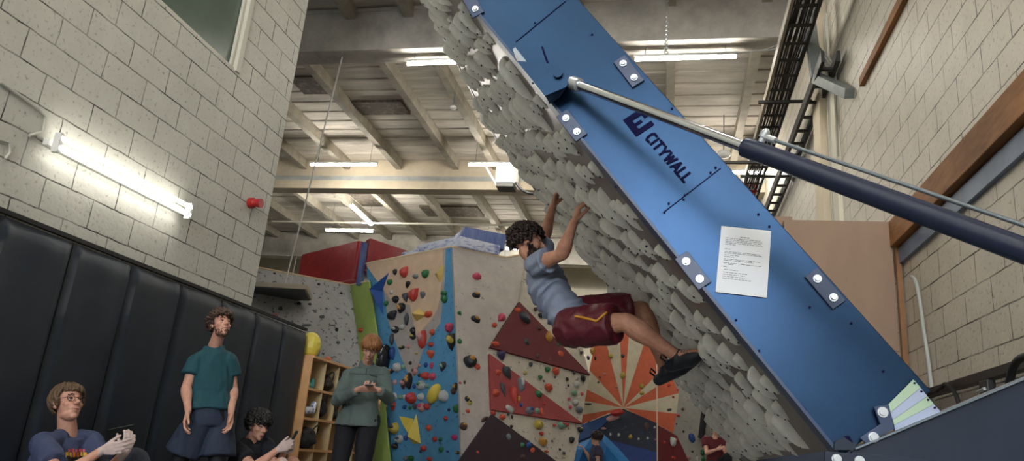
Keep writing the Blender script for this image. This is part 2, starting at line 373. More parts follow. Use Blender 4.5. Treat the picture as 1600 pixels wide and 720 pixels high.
# ================================================================== WALL PADS
ys = [2.5, 3.15, 3.77, 4.40, 5.02, 5.66, 6.3, 6.92, 7.5, 8.07]
pads = ['with its top edge meeting the picture edge', '']
for i in range(len(ys)-1):
    y0, y1 = ys[i]+.004, ys[i+1]-.004; z1 = 2.055; nx, nz = 14, 34; vs = []; fs = []
    rnd = random.Random(i)
    tuck = rnd.uniform(.3, .7)
    for a in range(nx+1):
        for b in range(nz+1):
            u, v = a/nx, b/nz; e = min(u, 1-u, .03)/.03
            bul = .04*(1-(1-e)**3) + .006*math.sin(u*9+i)*(v**2)
            tz = (1-v)*z1; te = min(1, tz/.12); bul *= (1-(1-te)**2.5)
            fold = .012*math.exp(-((u-.02-.25*(tz/z1))**2)/.003)*math.exp(-tz*1.8)+.010*math.exp(-((u-.98+.22*tz/z1)**2)/.004)*math.exp(-tz*1.6)
            fold += .012*mnoise.noise(V((u*2.2+i*7, v*1.5, 3)))
            sag = -.018*math.sin(math.pi*u)*(1 if tz < .2 else 0)*0
            vs.append(V((LX+.015+bul+fold*e, y0+(y1-y0)*u, v*z1+sag)))
    for a in range(nx):
        for b in range(nz): fs.append((a*(nz+1)+b, (a+1)*(nz+1)+b, (a+1)*(nz+1)+b+1, a*(nz+1)+b+1))
    m = MB().add(vs, fs); m.bb((LX+.002, y0, 0), (LX+.018, y1, z1))
    if i == 0: lab = 'black vinyl wall pad at the near end of the padded wall'
    else:
        lab = 'black vinyl wall pad ' + {3: 'behind the seated man with glasses, nearer the picture edge', 4: 'rising behind the phone of the seated man with glasses', 5: 'between the seated man with glasses and the standing man',
              6: 'just left of the standing man in the teal shirt', 7: 'directly behind the standing man in the teal shirt', 8: 'behind the seated dark haired man in black', 9: 'second from the cubby shelf on the padded wall', 10: 'last in the row, next to the wooden cubby shelf'}[i+2]
    o = m.build('wall_pad', VINYL, None, smooth=True, origin=(LX, (y0+y1)/2, 0)); tag(o, lab, 'wall pad', 'black wall pads along the left wall')
struct(MB().bb((LX, 2.5, 2.07), (LX+.035, 8.07, 2.10)).build('trim_pad_rail', BLACK))
# alarm sounder
e = empty('alarm_sounder', 'small red alarm sounder on the corner of the white block wall', 'alarm', atX(390, 317, LX))
RED = mat('red_plastic', (170, 34, 34), .4)
c = V(e.location); MB().tube([c+V((.0, 0, 0)), c+V((.05, 0, 0))], .055, 16).build('base', RED, e, smooth=True)
MB().tube([c+V((.05, 0, 0)), c+V((.07, 0, 0)), c+V((.13, 0, .0))], [.05, .04, .05], 16).build('horn', RED, e, smooth=True)
# surface conduit on left wall
pts = [(0, 128), (60, 170), (72, 182), (68, 205), (46, 212)]
m = MB().tube([atX(x, y, LX+.015) for x, y in pts], .011, 8)
tag(m.build('wall_conduit', mat('conduit_paint', (190, 190, 178), .6), smooth=True, origin=atX(60, 170, LX)), 'painted conduit looping on the white block wall above the twin lamp', 'conduit')
m = MB().tube([atX(x, y, LX+.015) for x, y in ((-10, 215), (14, 222), (16, 238), (8, 248))], .009, 8)
tag(m.build('wall_conduit', MATS['conduit_paint'], smooth=True, origin=atX(14, 222, LX)), 'short painted conduit at the picture edge left of the twin lamp', 'conduit')
# ================================================================== RIGHT WALL ITEMS
zt = .85+1.163*2
o = MB().bb((RX-.09, 1.5, zt-.24), (RX, 6.98, zt)).build('timber_beam', TIMBER, bevel=.006, origin=(RX, 4, zt)); tag(o, 'long brown timber beam fixed along the cream block wall', 'timber')
o = MB().bb((RX-.035, 1.5, zt-.40), (RX, 6.98, zt-.26)).build('cable_channel', mat('channel_paint', (120, 136, 160), .5, mott=.2, mscale=3), origin=(RX, 4, zt-.3)); tag(o, 'blue grey metal channel running under the long timber beam', 'channel')
o = MB().bb((RX-.05, 5.6, 5.02), (RX, 7.87, 5.12)).build('timber_batten', TIMBER, bevel=.004, origin=(RX, 7, 5.05)); tag(o, 'narrow brown timber batten high on the cream block wall', 'timber')
# plywood enclosure
e = empty('plywood_enclosure', 'tall plywood enclosure standing against the cream block wall behind the blue frame', 'enclosure', (1.5, 6.98, 0))
xl = atY(1225, 345, 6.98).x
j = atY(1400, 549, 6.98).z
MB().bb((xl, 6.98, j+.004), (1.93, 7.0, 3.18)).build('upper_panel', PLY, e, bevel=.002); MB().bb((xl, 6.98, 0), (1.93, 7.0, j-.004)).build('lower_panel', PLY, e, bevel=.002)
MB().bb((xl-.12, 7.15, 0), (xl+.1, 7.17, 3.27)).build('side_panel', PLY, e, bevel=.002)
MB().bb((1.94, 6.93, 0), (1.985, 6.99, 2.95)).build('corner_post', mat('post_wood', (150, 110, 76), .8, mott=.2), e, bevel=.003)
MB().bb((xl, 7.0, 3.14), (1.93, 8.6, 3.18)).build('top_panel', PLY, e)
pts = [(1424, 432), (1431, 440), (1437, 470), (1444, 520), (1450, 560), (1456, 610), (1462, 660)]
o = MB().tube(catmull([atX(x, y, RX-.03) for x, y in pts], 5), .016, 10).build('drain_pipe', mat('pvc_pipe', (176, 180, 172), .5), smooth=True, origin=atX(1440, 500, RX)); tag(o, 'pale plastic pipe bending down the cream block wall beside the plywood', 'pipe')
# conduits by the column
for k, (xa, lab) in enumerate(((1326, 'pale vertical conduit beside the column, nearer the camera'), (1318, 'pale vertical conduit beside the column, closer to it'))):
    yy = 9.35+k*.12
    p = atX(xa, 200, RX-.04)
    o = MB().tube([(RX-.04, yy, 3), (RX-.04, yy, 6.9)], .022, 8).build('wall_conduit', mat('conduit_cream', (205, 200, 184), .6), smooth=True, origin=(RX-.04, yy, 3)); tag(o, lab, 'conduit')
# galvanised trunking elbow
A, B, C_ = atY(1263, 18, 9.15), atY(1276, 122, 9.15), atY(1328, 148, 9.15)
C_ = atX(1328, 146, RX-.05)
o = MB()
def duct(m, a, b, wd, dp):
    d = (b-a).normalized(); R = basis(d, V((1, 0, 0))); m.box((a+b)/2, (wd, dp, (b-a).length), R)
duct(o, A, B, .14, .10); duct(o, B, C_, .12, .12)
o = o.build('cable_trunking', GALV, bevel=.006, origin=B); tag(o, 'bent galvanised cable trunking turning to the cream block wall', 'trunking')
# cable tray running along the hall under the roof
e = empty('cable_tray', 'dark cable tray hung along the top of the cream block wall', 'cable tray', (1.55, 12, 6.3))
DKG = mat('tray_steel', (58, 56, 52), .6, metal=.3, mott=.3, mscale=3)
PALE = mat('tray_edge', (150, 142, 124), .6)
for xx, mm in ((1.30, PALE), (1.62, DKG)): MB().bb((xx, 5, 6.24), (xx+.035, 20, 6.38)).build('side_rail', mm, e)
y = 5.2
while y < 20: MB().bb((1.30, y, 6.25), (1.66, y+.05, 6.27)).build('rung', DKG, e); y += .42
for yy in (7, 10.5, 13.5, 16.5):
    MB().bb((1.2, yy, 6.18), (RX, yy+.04, 6.22)).build('bracket', DKG, e)
tr = random.Random(4); m = MB()
for k in range(9):
    x0 = 1.35+k*.03; m.tube([(x0+tr.uniform(-.01, .01), y, 6.29+tr.uniform(0, .05)) for y in np.arange(5, 20.1, .8)], .013, 6)
tag(m.build('cable_run', mat('cable_grey', (60, 58, 54), .7), smooth=True, origin=(1.5, 12, 6.3)), 'dark cables lying along the roof cable tray', 'cables')
# second lower rack on the wall
m = MB().bb((1.72, 8.6, 5.75), (1.76, 20, 5.9)).bb((1.90, 8.6, 5.75), (1.94, 20, 5.9))
for yy in np.arange(8.8, 20, .45): m.bb((1.72, yy, 5.76), (1.94, yy+.05, 5.79))
tag(m.build('cable_ladder', DKG, origin=(1.8, 12, 5.8)), 'lower dark cable ladder along the cream block wall below the tray', 'cable tray')
# looping cables at the column head
ORD_ = ['', 'first', 'second', 'third', 'fourth', 'fifth', 'sixth', 'seventh']; tr = random.Random(12); CABLE = mat('cable_pale', (150, 148, 138), .6)
for k in range(9):
    a = atY(1215+tr.uniform(-6, 6)+k*2, 76-k*2.2, 9.7); b = atY(1280+k*1.5, 58+k*7, 9.1+tr.uniform(-.1, .1)); c2 = atY(1300+k*1.2, 90+k*6, 9.0); d2 = atY(1306+k*.8, 150+k*3, 9.0)
    for q_ in (b, c2, d2): q_.x = min(q_.x, 1.95)
    if k < 3: P = [atY(1120-30*k, 85, 9.85), atY(1175, 81, 9.85), a, atY(1240, 62, 9.8)]
    else: P = [atY(1268, 50+k*4, 9.6), b, c2, d2, d2+V((0, 0, -.6))]
    o = MB().tube(catmull(P, 6), .012, 6).build('loose_cable', CABLE, smooth=True, origin=P[1]); tag(o, 'pale loose cable beside the column head, %s of its loop from above' % ORD_[k-2] if k >= 3 else 'pale cable clipped under the near beam, %s of three' % ORD_[k+1], 'cable', 'loose cables near the column' if k >= 3 else 'cables under the near beam')
# hanging chain
m = MB(); p0, p1 = atY(1042, -30, 9.7), atY(1041, 84, 9.7); nl = 34
for k in range(nl):
    c = p0.lerp(p1, (k+.5)/nl); L = (p1-p0).length/nl*.72; a = V((1, 0, 0)) if k % 2 else V((0, 1, 0)); z = V((0, 0, 1))
    m.tube([c+(a*.022*math.cos(t)+z*L*math.sin(t)) for t in np.linspace(0, 2*math.pi, 11)], .008, 5, caps=False)
tag(m.build('hanging_chain', mat('chain_steel', (185, 185, 180), .4, metal=.5), smooth=True, origin=p1), 'steel chain hanging in front of the near concrete beam', 'chain')
# white ceiling heater + duct
e = empty('ceiling_heater', 'white box heater hung in front of the middle roof beam', 'heater', atY(793, 295, 15.7))
a, b = atY(779, 263, 15.7), atY(806, 290, 15.7)
MB().bb((a.x, 15.5, b.z), (b.x, 15.95, a.z)).build('housing', mat('heater_white', (225, 225, 215), .4), e, bevel=.02)
MB().bb((a.x+.02, 15.52, b.z-.09), (b.x-.02, 15.9, b.z)).build('outlet', DKG, e, bevel=.01)
pts = [(806, 285), (815, 296), (828, 302), (845, 300), (855, 290)]
o = MB().tube(catmull([atY(x, y, 15.6) for x, y in pts], 6), .03, 8).build('flexible_hose', BLACK, smooth=True, origin=atY(828, 302, 15.6)); tag(o, 'black flexible hose looping from the ceiling heater', 'hose')
o = MB().tube([atY(760, 262, 15.7), atY(778, 292, 15.7)], .02, 6).build('heater_strut', WHITE, origin=atY(760, 262, 15.7)); tag(o, 'thin white strut slanting to the ceiling heater', 'strut')
# smoke detectors
for (x, y, lab) in ((708, 168, 'small round white detector under the roof left of the tilted board'), (803, 311, 'small round white detector beyond the ceiling heater'), (1131, 241, 'white round ceiling fitting seen above the blue panel edge')):
    Y = {708: 12.6, 803: 19.0, 1131: 14.2}[x]; c = atY(x, y, Y)
    e = empty('smoke_detector', lab, 'detector', c); r = {708: .07, 803: .09, 1131: .14}[x]
    MB().ell(c, (r, r, r*.6)).build('dome', WHITE, e, smooth=True); MB().tube([c, (c.x, c.y, 7.8)], .01, 6).build('rod', GALV, e)
# long conduit across beyond middle beam
a, b = atY(425, 346, 19.5), atY(880, 353, 19.5)
tag(MB().tube([a, b+(b-a)*.6], .03, 8).build('ceiling_conduit', mat('conduit_cream', (205, 200, 184), .6), smooth=True, origin=a), 'pale conduit crossing the hall above the crash pads', 'conduit')
a, b = atY(1160, 253, 12), atY(1210, 255, 12)
tag(MB().bb((a.x-1.0, 12, a.z-.02), (1.9, 12.05, a.z+.02)).build('tray_strut', DKG, origin=a), 'dark cross strut under the roof behind the hydraulic cylinder', 'strut')
# red sign box at right far
a = atY(1170, 297, 14.5)
e = empty('red_box_sign', 'small red and white box fixed high behind the blue panel edge', 'sign', a)
MB().bb(a-V((.14, .06, .08)), a+V((.14, .06, .10))).build('case', RED, e, bevel=.01); MB().bb(a+V((-.09, -.07, -.02)), a+V((.09, -.055, .05))).build('face', WHITE, e)
tag(MB().tube([(1.75, 15.3, 3.2), (1.75, 15.3, 5.9)], .16, 16).build('vent_duct', mat('duct_beige', (176, 158, 128), .6), smooth=True, origin=(1.75, 15.3, 3.2)), 'beige round duct standing at the far end of the cream wall', 'duct')
# hanging speaker panel
e = empty('hanging_panel_heater', 'flat dark panel with cream frame hung on a wire before the grey climbing wall', 'hanging panel', atY(440, 455, 9.6))
P = [atZ(396, 447, 3.05), atZ(479, 452, 3.05), atZ(487, 469, 3.05), atZ(391, 465, 3.05)]
q = [p+V((0, 0, .075)) for p in P]
m = MB().add(P+q, [(0, 1, 2, 3), (4, 7, 6, 5), (0, 4, 5, 1), (1, 5, 6, 2), (2, 6, 7, 3), (3, 7, 4, 0)]); m.build('frame', mat('panel_cream', (190, 178, 156), .6), e, bevel=.005)
cc = sum(P, V((0, 0, 0)))/4
up = (P[1]-P[0]).cross(P[3]-P[0]).normalized(); up = up if up.z < 0 else -up
MB().prism([cc+(p-cc)*.94+up*.004 for p in P], V((0, 0, -.012))).build('dark_face', mat('panel_dark', (62, 62, 64), .5), e)
h = (P[0]+P[1]+P[2]+P[3])/4+V((.05, 0, .12))
MB().tube([h+V((-.06, 0, -.02)), h, h+V((.0, 0, .02))], .012, 6).build('hook', GALV, e)
m = MB().tube([h, V((atY(533, 100, 10.2).x, 10.2, 7.0))], .012, 6).tube([h+V((.1, .0, -.05)), h+V((.12, 0, .5))], .006, 6); m.build('wire', mat('wire_white', (205, 205, 200), .5), e)
# ================================================================== TILTED BOARD (steel frame, belt board, holds)
PA, PB = atY(727, 0, 3.1), atY(1295, 695, 3.1)
T = (PB-PA).normalized(); NI = T.cross(V((0, 1, 0))); NI = NI if NI.x > 0 else -NI; OUT = -NI   # OUT: towards the climber
def BP(s, y, h=0): return PA+T*s+V((0, y-3.1, 0))+OUT*h
S0, S1, YF = -1.2, 2.62, 6.78
RB = Matrix((V((0, -1, 0)), -T, OUT)).transposed()    # local x across, y up the slope, z outward
board = empty('tilting_climbing_board', 'large tilted climbing board in a blue steel frame, covered with grey holds', 'climbing board', BP(S1, 4.9, 0))
BOARD_M = mat('board_face', (104, 92, 86), .33, mott=.25, mscale=2.5, spec=.6)
m = MB().box(BP((S0+S1)/2, (3.14+YF)/2, -.02), (YF-3.14, S1-S0, .03), RB); m.build('board_face', BOARD_M, board)
m = MB()
for k in range(1, 6): m.box(BP(S0+(S1-S0)*k/6, 4.95, -.10), (YF-3.2, .08, .12), RB)
for k in range(1, 4): m.box(BP((S0+S1)/2, 3.1+(YF-3.1)*k/4, -.25), (.08, S1-S0, .16), RB)
m.build('back_framing', STEEL_NAVY, board)
W = .405
for (y0, y1, nm) in ((3.03, 3.10, 'near'), (YF, YF+.07, 'far')):
    m = MB().box(BP((S0+S1)/2, (y0+y1)/2, -W/2), (y1-y0, S1-S0+.05, W), RB)
    pn = m.build('side_panel', STEEL_BLUE, board, bevel=.004)
    if nm == 'near': near = pn
MB().box(BP((S0+S1)/2, 3.075, .004), (.11, S1-S0, .012), RB).build('edge_flange', STEEL_NAVY, board)
MB().box(BP(S0, 4.95, -W/2), (YF-3.1, .06, W), RB).build('top_rail', STEEL_BLUE, board)
def panel_px(x, y, Y=3.03): return atY(x, y, Y)
# seams, slits and screws on the near panel
def seam(a, b, wd=.004, name='seam', Y=3.028):
    a, b = panel_px(*a), panel_px(*b); d = (b-a); c = (a+b)/2; R = basis(d, V((0, 1, 0)))
    return MB().box(V((c.x, Y, c.z)), (.003, wd, d.length), R).build(name, NAVY, near)
seam((1038, 331), (1126, 263)); seam((806, 66), (884, 2)); seam((847, 73), (857, 102), .01, 'slit')
for (x, y) in ((833, 130), (905, 215), (962, 292), (1045, 318), (1038, 332), (1070, 305), (1068, 312), (1110, 270), (1118, 262), (1185, 335), (1186, 548), (1258, 640), (1265, 480), (1380, 580), (780, 62), (836, 36), (1202, 354), (925, 54), (1050, 170), (1330, 505), (1150, 500), (1010, 385)):
    p = panel_px(x, y, 3.028); MB().tube([p, p-V((0, .004, 0))], .005, 8).build('screw', NAVY, near)
# bolted plates
PLATE = mat('plate_steel', (48, 68, 102), .4, spec=.5)
def bolt(m, p, r=.013):
    m.tube([p, p-V((0, .006, 0)), p-V((0, .006, 0)), p-V((0, .014, 0))], [r*1.25, r*1.25, r*.9, r*.8], 12)
def plate(c1, c2, wd=.062):
    a, b = panel_px(*c1), panel_px(*c2); d = (b-a).normalized(); c = (a+b)/2; R = Matrix((V((0, 1, 0)).cross(d), V((0, 1, 0)), d)).transposed()
    e = MB().box(V((c.x, 3.022, c.z)), (wd, .012, (b-a).length+.07), R).build('bolted_plate', PLATE, board, bevel=.002)
    for q in (a, b):
        m = MB(); bolt(m, V((q.x, 3.016, q.z))); m.build('bolt', ZINC, e, smooth=True)
for a, b in (((732, -4), (744, 17)), ((885, 187), (902, 208)), ((1072, 410), (1093, 437)), ((974, 102), (991, 124)), ((1276, 437), (1301, 466))): plate(a, b)
# logo
d = T.copy(); nrm2 = V((0, 1, 0)).cross(d); 
def LP(u, v): return logo_o + d*u + lw*v
logo_o = panel_px(1009, 216, 3.026); lw = -NI   # v: from base line towards text top? set below
lend = panel_px(1072, 283, 3.026); lx = (lend-logo_o).normalized(); Lw = (lend-logo_o).length
ly = V((0, -1, 0)).cross(lx); ly = ly if ly.x > 0 else -ly    # up of the text points to upper right
base0 = panel_px(1006, 212, 3.0268)
H = .043; st = .0105
segs = {'C': [[(1, 0), (.3, 0), (0, .25), (0, .75), (.3, 1), (1, 1)]], 'I': [[(.5, 0), (.5, 1)]], 'T': [[(.5, 0), (.5, 1)], [(0, 1), (1, 1)]], 'Y': [[(.5, 0), (.5, .45)], [(0, 1), (.5, .45), (1, 1)]],
        'W': [[(0, 1), (.25, 0), (.5, .9), (.75, 0), (1, 1)]], 'A': [[(0, 0), (.5, 1), (1, 0)], [(.2, .3), (.8, .3)]], 'L': [[(0, 1), (0, 0), (.9, 0)]]}
wid = {'C': .62, 'I': .12, 'T': .7, 'Y': .75, 'W': 1.05, 'A': .8, 'L': .6}; txt = 'CITYWALL'; gap = .34
tot = sum(wid[c] for c in txt)+gap*(len(txt)-1); sx = Lw/tot/1.0; u = 0; m = MB()
t0 = panel_px(1009, 216.5, 3.0268); t1 = panel_px(1069.5, 285, 3.0268); lx = (t1-t0).normalized(); Lw = (t1-t0).length; sx = Lw/tot
ly = V((0, 1, 0)).cross(lx); ly = ly if ly.dot(V((1, 0, 1))) > 0 else -ly
for ch in txt:
    for pl in segs[ch]:
        for i in range(len(pl)-1):
            a = t0+lx*((u+pl[i][0]*wid[ch])*sx)+ly*(pl[i][1]*H); b = t0+lx*((u+pl[i+1][0]*wid[ch])*sx)+ly*(pl[i+1][1]*H)
            dd = (b-a).normalized(); R = Matrix((V((0, 1, 0)).cross(dd), V((0, 1, 0)), dd)).transposed()
            m.box((a+b)/2+V((0, -.00015*(i+2*segs[ch].index(pl)+1), 0)), (st, .0015, (b-a).length+st*.8), R)
    u += wid[ch]+gap
m.build('lettering', NAVY, near); near.children[-1]['label'] = 'dark navy CITYWALL lettering'
# emblem: open square ring with a hook inside
s0 = panel_px(994, 213.5, 3.0268); ex = panel_px(973.5, 187.5, 3.0268); ux = (s0-ex); ah = ux.length; ux.normalize(); uy = V((0, 1, 0)).cross(ux); uy = uy if uy.dot(V((1, 0, 1))) > 0 else -uy
def EB(m, x0, x1, y0, y1):
    a = ex+ux*(x0*ah)+uy*(y0*ah); b = ex+ux*(x1*ah)+uy*(y1*ah); R = Matrix((ux, V((0, 1, 0)), uy)).transposed()
    m.box((a+b)/2, (abs(x1-x0)*ah, .0015, abs(y1-y0)*ah), R)
m = MB(); EB(m, 0, 1, 0, .3); EB(m, 0, .28, .25, 1.0); EB(m, .76, 1, .2, .95); EB(m, .22, .5, .78, 1.0); EB(m, .45, .6, .25, .62)
m.build('emblem', NAVY, near)
# A4 notice
c4 = [panel_px(x, y, 3.024) for x, y in ((1127, 353), (1205, 361), (1198, 465), (1118, 456))]
m = MB().prism(c4, V((0, -.002, 0))); nt = m.build('paper_notice', mat('paper', (232, 236, 240), .7), origin=c4[0]); tag(nt, 'white printed sheet of paper stuck on the blue frame panel', 'notice')
ux_ = (c4[1]-c4[0]); uy_ = (c4[3]-c4[0]); INK = mat('ink', (70, 74, 84), .8); m = MB(); rn = random.Random(3)
rows = [(.14, .40, .58, 2), (.17, .11, .80, 1), (.195, .11, .84, 1), (.22, .11, .82, 1), (.245, .11, .85, 1), (.27, .11, .32, 1), (.34, .11, .22, 1), (.38, .11, .82, 1), (.40, .11, .85, 1), (.43, .11, .4, 1), (.455, .11, .32, 1), (.49, .11, .84, 1), (.51, .11, .7, 1), (.55, .11, .85, 1), (.57, .11, .3, 1), (.61, .11, .18, 1), (.65, .13, .4, 1), (.69, .11, .6, 1), (.72, .11, .55, 1), (.75, .11, .55, 1), (.78, .11, .68, 1)]
for v, a, b, k in rows:
    x = a
    while x < b:
        l = min(rn.uniform(.03, .09), b-x); p = c4[0]+ux_*x+uy_*v; q = c4[0]+ux_*(x+l)+uy_*v; h = uy_*(.008 if k == 2 else .006); dz = V((0, -.0026, 0))
        m.prism([p+dz, q+dz, q+h+dz, p+h+dz], V((0, -.0004, 0))); x += l+.015
m.build('printed_lines', INK, nt)
# ------------- hydraulic bracket and cylinder
e = empty('hydraulic_cylinder', 'long dark blue hydraulic cylinder with chrome rod reaching from the frame to the upper right', 'hydraulic cylinder', panel_px(880, 125))
br = board
for k, Y in enumerate((3.0, 2.93)):
    poly = [atY(x, y, Y) for x, y in ((809, 97), (857, 101), (884, 112), (892, 126), (885, 138), (852, 152), (812, 102))]
    MB().prism(poly, V((0, -.012, 0))).build('bracket_plate', STEEL_BLUE, board, bevel=.001)
pl = [atY(x, y, 3.03) for x, y in ((808, 96), (812, 93), (856, 149), (851, 152))]
MB().prism(pl, V((0, -.11, 0))).build('bracket_web', mat('web_steel', (140, 150, 158), .4, metal=.3), board)
m = MB(); p = atY(872, 116, 2.915); m.tube([p, p-V((0, .014, 0))], .022, 16); m.build('pivot_pin', STEEL_BLUE, board, smooth=True)
m = MB(); p = atY(862, 150, 3.0); poly = [atY(x, y, 3.02) for x, y in ((853, 153), (884, 139), (874, 153), (858, 163))]; m.prism(poly, V((0, -.03, 0))).build('lower_gusset', STEEL_NAVY, board)
C0 = atY(886, 126, 2.96); C2 = atY(1660, 414, 2.04)
# closest point of the axis line to pixel x=1163
ax = (C2-C0)
lo, hi = 0., 1.
for _ in range(40):
    md = (lo+hi)/2
    if px_of(C0+ax*md)[0] < 1163: lo = md
    else: hi = md
C1 = C0+ax*lo; AX = ax.normalized()
MB().tube([C0+AX*.01, C1+AX*.05], .0205, 20).build('piston_rod', CHROME, e, smooth=True)
m = MB().ell(C0, (.028, .02, .028)).tube([C0+AX*.005, C0+AX*.04], .02, 14); m.build('rod_eye', STEEL_NAVY, e, smooth=True)
MB().tube([C0+AX*.035, C0+AX*.037, C0+AX*.085, C0+AX*.088], [.022, .03, .03, .022], 20).build('rod_collar', ZINC, e, smooth=True)
MB().tube([C1, C1+AX*.004, C1+AX*.06, C1+AX*.062, C2], [.030, .0355, .0355, .0345, .0345], 28).build('barrel', BARREL, e, smooth=True)
upv = (V((0, 0, 1))-AX*AX.z).normalized()
q0 = C1+AX*.05+upv*.055
m = MB().tube([q0-upv*.022, q0-upv*.0], .011, 12).tube([q0-upv*.004, q0+upv*.016], .017, 14).ell(q0+upv*.016, .014).tube([q0, q0+AX*.05], .012, 12); m.build('port_fitting', ZINC, e, smooth=True)
q2 = C2+upv*.062
MB().tube([q0+AX*.04, q0+AX*.25+upv*.002, q2], .0065, 10).build('hydraulic_pipe', mat('pipe_steel', (120, 130, 136), .35, metal=.6), e, smooth=True)
# ------------- base frame
e = empty('steel_base_frame', 'navy steel base frame with bolts at the foot of the tilted board', 'base frame', atY(1400, 720, 3.0))
Yb = 2.985
poly = [atY(x, y, Yb) for x, y in ((1331, 706), (1470, 645), (1600, 592), (1760, 528), (1760, 900), (1331, 900))]
MB().prism(poly, V((0, .03, 0))).build('side_panel', STEEL_BASE, e, bevel=.003)
a, b = atY(1335, 703, Yb), atY(1762, 526, Yb); d = (b-a).normalized(); R = Matrix((d, V((0, 1, 0)), d.cross(V((0, 1, 0))))).transposed()
MB().box((a+b)/2+V((0, .03, .004)), ((b-a).length, .10, .006), R).build('top_flange', mat('flange_grey', (120, 132, 142), .45, metal=.3), e)
poly = [atY(x, y, Yb-.02) for x, y in ((1289, 705), (1480, 718), (1480, 860), (1289, 860))]
MB().prism(poly, V((0, .02, 0))).build('front_plate', STEEL_BASE, e, bevel=.003)
m = MB()
for (x, y) in ((1307, 717), (1343, 720)):
    m = MB(); bolt(m, atY(x, y, Yb-.02), .014); m.build('bolt', ZINC, e, smooth=True)
for Yx in (6.9,):
    poly = [p+V((0, Yx-3.0, 0)) for p in [atY(x, y, Yb) for x, y in ((1331, 706), (1600, 592), (1760, 528), (1760, 900), (1331, 900))]]
    MB().prism(poly, V((0, .03, 0))).build('side_panel', STEEL_BASE, e)
# hinge link
poly = [atY(x, y, 3.005) for x, y in ((1364, 636), (1387, 632), (1396, 670), (1352, 693), (1342, 684), (1374, 663))]
hk = MB().prism(poly, V((0, -.015, 0))).build('hinge_link', PLATE, e, bevel=.002)
for (x, y) in ((1379, 644), (1364.5, 683)):
    m = MB(); bolt(m, atY(x, y, 2.99), .015); m.build('bolt', ZINC, hk, smooth=True)
poly = [atY(x, y, 3.01) for x, y in ((1303, 690), (1322, 680), (1335, 693), (1337, 703), (1302, 703))]
MB().prism(poly, V((0, -.02, 0))).build('toe_bracket', STEEL_BASE, e)
MB().prism([atY(x, y, 2.989) for x, y in ((1318, 681), (1327, 681), (1333, 692))], V((0, -.003, 0))).build('dark_notch', NAVY, e)
# angle scale plates
G1, G2 = mat('scale_green', (190, 218, 190), .5), mat('scale_lilac', (186, 200, 228), .5)
fan = [((1386, 633), (1427, 592)), ((1390, 645), (1438.5, 605)), ((1393.5, 656.5), (1449.5, 618.5)), ((1395.5, 664.5), (1460, 631)), ((1397, 674), (1472, 644))]
for k in range(4):
    (a0, b0), (a1, b1) = fan[k], fan[k+1]
    pa, pb, pc, pd = atY(*a0, 3.015), atY(*b0, 3.015), atY(*b1, 3.015), atY(*a1, 3.015); c = (pa+pb+pc+pd)/4
    poly = [c+(p-c)*.965 for p in (pa, pb, pc, pd)]
    o = MB().prism(poly, V((0, -.006+k*.0008, 0))).build('angle_plate', G2 if k % 2 else G1, board); o['label'] = 'pale %s angle scale plate' % ('lilac' if k % 2 else 'green')
    q = c+(pb+(pc-pb)*.3-c)*.88; mk = MB().tube([V((q.x, 3.0125, q.z)), V((q.x, 3.006, q.z))], .004, 8).build('rivet', NAVY, o)
    bk = MB().prism([V((p.x, 3.0165, p.z)) for p in (pa, pb, pc, pd)], V((0, .002, 0))).build('backing', NAVY, o)
# black rail, hoses and clamp by the right wall
e = empty('black_hose_rail', 'black rail with looping hoses low on the cream block wall', 'hose rail', atX(1500, 600, 1.93))
a, b = atX(1440, 618, 1.93), atX(1640, 553, 1.93); a2 = atX(1640, 566, 1.93)
MB().bb((1.90, b.y, a.z-.03), (1.96, a.y, a.z+.03)).build('rail', BLACK, e, bevel=.004)
for pts in (((1500, 637), (1494, 618), (1486, 606), (1477, 600), (1470, 606), (1450, 612), (1430, 618)), ((1576, 606), (1580, 585), (1584, 572), (1592, 562), (1606, 556), (1630, 552)), ((1425, 612), (1445, 606), (1460, 612), (1476, 600))):
    MB().tube(catmull([atX(x, y, 1.86) for x, y in pts], 6), .014 if pts[0][0] != 1576 else .022, 10).build('hose', RUBBER, e, smooth=True)
p = atX(1543, 606, 1.9); MB().box(p, (.05, .13, .09)).build('clamp', BLACK, e, bevel=.008); m = MB(); q = p+V((-.03, 0, -.01)); m.tube([q+V((0, .07, -.01)), q+V((0, -.04, 0.0))], .011, 8).build('clamp_bolt', ZINC, e)
